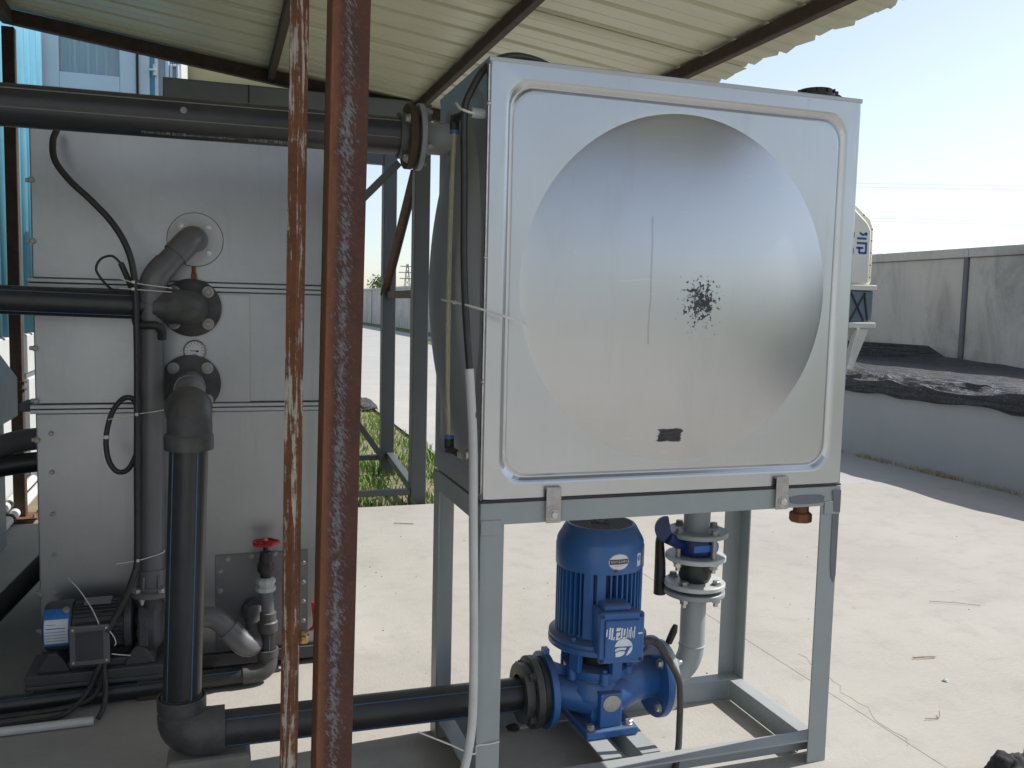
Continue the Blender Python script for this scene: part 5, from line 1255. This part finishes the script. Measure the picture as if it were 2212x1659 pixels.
g = G(); g.cyl((-.49,.913,.034),(-1.75,.845,.034),.0275,22); p_ = obj('pipe', g, 'pe', dv); stripe(p_, (-.51,.911,.034),(-1.75,.845,.034),(0,-.017,.0222), r=.0013)
bvv = thing('ball_valve', 'small brass ball valve with a red lever at the lower right of the tower', 'valve', (-.30, 1.03, .1))
g = G(); g.cyl((-.305,1.058,.096),(-.305,1.015,.096),.012,16); g.lathe([(.012,0),(.017,.006),(.017,.022),(.012,.028)], (-.318,1.01,.096), (1,0,0), 8); g.cyl((-.300,1.01,.10),(-.285,1.01,.112),.007,10); obj('body', g, 'brass', bvv, ang=30)
g = G(); g.tube([(-.300,1.0,.118),(-.292,.998,.124),(-.278,.996,.134)], .0055, 10); obj('stem_plate', g, 'zinc_dull', bvv)
g = G(); g.tube(spline([(-.284,.996,.130),(-.272,.996,.142),(-.271,.996,.175),(-.276,.996,.225)],5), .0062, 12); obj('lever', g, 'red', bvv)

# ------------------------------------------------------------------ cables on the tower
g = G(); g.tube(spline([(-1.015,1.0,1.70),(-1.018,.95,1.66),(-1.006,.90,1.60),(-.967,.88,1.545),(-.915,.87,1.495),(-.860,.865,1.435),(-.822,.86,1.37),(-.803,.86,1.30),(-.797,.86,1.20),(-.796,.86,1.0),(-.800,.86,.73),(-.803,.86,.46),(-.812,.85,.40),(-.838,.845,.33),(-.868,.84,.272),(-.885,.835,.24)],8), .0092, 12)
tag(obj('cable', g, 'cable', loc=(-.8,.87,.9)), 'long black cable winding down the tower front beside the grey riser', 'cable')
g = G(); g.tube(spline([(-.799,.875,.90),(-.812,.88,.924),(-.838,.885,.922),(-.866,.89,.885),(-.882,.89,.83),(-.885,.89,.78),(-.876,.885,.735),(-.855,.88,.708),(-.828,.875,.712),(-.808,.87,.745),(-.797,.865,.78)],8), .0078, 12)
c2 = tag(obj('cable', g, 'cable', loc=(-.85,.88,.82)), 'looped spare of black cable beside the lower riser', 'cable')
g = G(); g.ring((-.8845,.89,.815),(0,0,-1),.0079,.0090,.010,14); obj('tape', g, 'sticker_white', c2)
g = G(); g.tube(spline([(-.806,.875,1.235),(-.818,.885,1.27),(-.838,.89,1.318)],6), .0085, 12)
tag(obj('cable', g, 'cable', loc=(-.82,.88,1.27)), 'thick stub of black cable tied above the middle pipe', 'cable')
g = G(); g.tube(spline([(-.838,.89,1.318),(-.862,.895,1.338),(-.892,.90,1.328),(-.905,.90,1.30),(-.892,.90,1.272),(-.868,.895,1.245),(-.848,.89,1.235)],8), .0036, 10)
tag(obj('cable', g, 'cable', loc=(-.88,.9,1.29)), 'thin loop of black wire above the middle pipe', 'cable')
for (pts, lb) in (([(-.905,.846,.152),(-.915,.84,.12),(-.945,.83,.06),(-1.0,.80,.02),(-1.10,.79,.012),(-1.4,.78,.012)],'front of two black cables leaving the small pump box along the floor'),
                  ([(-.895,.850,.150),(-.90,.845,.11),(-.925,.835,.05),(-.985,.815,.035),(-1.10,.81,.03),(-1.4,.80,.03)],'rear of two black cables leaving the small pump box along the floor'),
                  ([(-.897,.85,.13),(-.890,.82,.08),(-.892,.79,.035),(-.905,.765,.012)],'black cable dropping from the small pump box into the white conduit')):
    g = G(); g.tube(spline(pts,7), .0075, 10); tag(obj('cable', g, 'cable', loc=pts[0]), lb, 'cable')
g = G(); g.lathe([(.0105,0),(.0125,0),(.0125,.6),(.0105,.6),(.0105,.02)], (-.915,.752,.0135), (-1,-.02,0), 22); tag(obj('floor_conduit', g, 'pvc_white', loc=(-1.1,.75,.013)), 'white plastic conduit lying on the floor at lower left', 'conduit')
g = G(); g.tube(spline([(-1.04,.99,.13),(-1.075,.95,.10),(-1.098,.93,.06),(-1.13,.92,.03)],5), .006, 8); tag(obj('cable', g, 'cable', loc=(-1.08,.95,.1)), 'short dark cable at the left end of the small pump skid', 'cable')
tie('white tie around the lower part of the grey riser', [(-.86,.86,.435),(-.81,.855,.442),(-.78,.862,.446),(-.735,.878,.455),(-.728,.89,.46)], .0016, head=(-.80,.852,.444))
tie('white tie on the riser beside the cable loop', [(-.875,.86,.865),(-.80,.855,.880),(-.76,.86,.885),(-.70,.89,.892)], .0015, head=(-.798,.852,.880))
tie('upper white tie holding cables to the riser near the elbow', [(-.835,.86,1.272),(-.80,.855,1.262),(-.76,.856,1.256),(-.70,.88,1.25)], .0016, head=(-.802,.852,1.264))
tie('lower white tie holding cables to the riser near the elbow', [(-.84,.86,1.245),(-.80,.855,1.243),(-.76,.856,1.241),(-.70,.88,1.238)], .0016, head=(-.803,.852,1.244))
tie('curved white tie tail above the small pump motor', [(-.995,.90,.392),(-.96,.86,.365),(-.925,.835,.315),(-.905,.825,.27)], .0016)
tie('white tie end behind the pump terminal box', [(-.878,.83,.245),(-.866,.83,.225),(-.862,.835,.205),(-.866,.84,.195)], .0018)
tie('white tie end below the pump terminal box', [(-.873,.83,.175),(-.85,.83,.170),(-.822,.83,.165)], .0018)
tie('white tie wrapped round the foot of the front left stand leg', [(-.14,.0,.235),(-.07,-.02,.205),(-.018,-.044,.186),(.0,-.0035,.183),(.03,-.003,.183),(.058,-.003,.186)], .0020)

# ================================================================== small things lying about
def twig(pts, r, lb, mat='straw', cat='twig'):
    g = G(); g.tube(spline(pts,4), r, 6); tag(obj('twig', g, mat, loc=pts[0]), lb, cat, 'twigs on the concrete')
twig([(2.31,1.00,.006),(2.40,.955,.007),(2.49,.905,.004)], .0012, 'long thin dry twig on the concrete right of the stand', 'straw')
twig([(1.775,.515,.005),(1.82,.505,.007),(1.86,.500,.005)], .0024, 'short pale twig on the concrete near the stand', 'straw')
twig([(1.455,.118,.005),(1.50,.112,.005),(1.525,.135,.012)], .0014, 'bent little twig on the concrete near the bottom right', 'straw')
twig([(.36,2.86,.005),(.41,2.835,.006),(.46,2.82,.005)], .0022, 'wisp of dry straw on the slab behind the stand', 'straw')
for k, (x, y, s_, lb) in enumerate(((.232,.405,.020,'dark clod on the shaded floor left of the pump'),(2.22,.30,.011,'dark crumb on the bright concrete at right'),(2.17,.31,.008,'smaller dark crumb on the bright concrete at right'),(1.74,.33,.010,'pale chip on the bright concrete'))):
    g = G(); random.seed(k+40)
    g.lathe([(.0001,0),(s_*.9,s_*.1),(s_,s_*.35),(s_*.6,s_*.7),(.0001,s_*.8)], (x,y,0), (0,0,1), 9)
    g.v = [(a+random.uniform(-.2,.2)*s_, b+random.uniform(-.2,.2)*s_, max(c+random.uniform(-.1,.1)*s_, 0)) for a,b,c in g.v]
    tag(obj('clod', g, 'gravel_dark' if k < 3 else 'white_flange', loc=(x,y,0)), lb, 'debris', 'crumbs on the concrete')
random.seed(11)
g = G()
for k in range(110):
    x, y = random.choice(((random.uniform(1.05,4.4), random.uniform(-.2,5.5)),(random.uniform(.0,1.0), random.uniform(.6,3.2)))); s_ = random.uniform(.001,.0035)
    g.lathe([(s_,0),(s_*.7,s_*.6),(.0001,s_*.8)], (x,y,0), (0,0,1), 5)
tag(obj('grit', g, 'gravel_dark', ang=0), kind='stuff')
# clump of wrapped debris by the grass
def heap(name, c, s3, mat, lb, cat, seed, sub=14):
    import mathutils.noise as mn
    g = G(); nu, nv = 22, 12
    for j in range(nv+1):
        th = math.pi/2*j/nv
        for i in range(nu):
            a = 2*math.pi*i/nu; d = Vector((math.cos(a)*math.cos(th), math.sin(a)*math.cos(th), math.sin(th)))
            k = 1 + .32*mn.noise(d*1.9+Vector((seed,0,0))) + .14*mn.noise(d*5+Vector((0,seed,0)))
            g.v.append((c[0]+d.x*s3[0]*k, c[1]+d.y*s3[1]*k, c[2]+max(d.z*s3[2]*k, 0)))
    for j in range(nv):
        for i in range(nu):
            i2 = (i+1) % nu; g.f.append((j*nu+i, j*nu+i2, (j+1)*nu+i2, (j+1)*nu+i)); g.mi.append(0)
    return tag(obj(name, g, mat, ang=70, loc=c), lb, cat)
heap('plastic_scrap', (.98,8.3,-.02), (.24,.18,.13), 'tarp', 'crumpled black plastic scrap on the grass by the road edge', 'plastic scrap', 3)
heap('rag', (1.43,-.215,0), (.060,.06,.060), 'cloth_black', 'rounded black cloth bundle at the bottom right corner', 'rag', 5)
heap('rag', (1.52,-.215,0), (.042,.045,.078), 'cloth_grey', 'grey cloth bundle beside the black one at bottom right', 'rag', 9)
heap('rag', (1.315,-.225,0), (.035,.035,.030), 'cloth_black', 'little dark cloth bundle left of the bottom right bundles', 'rag', 13)
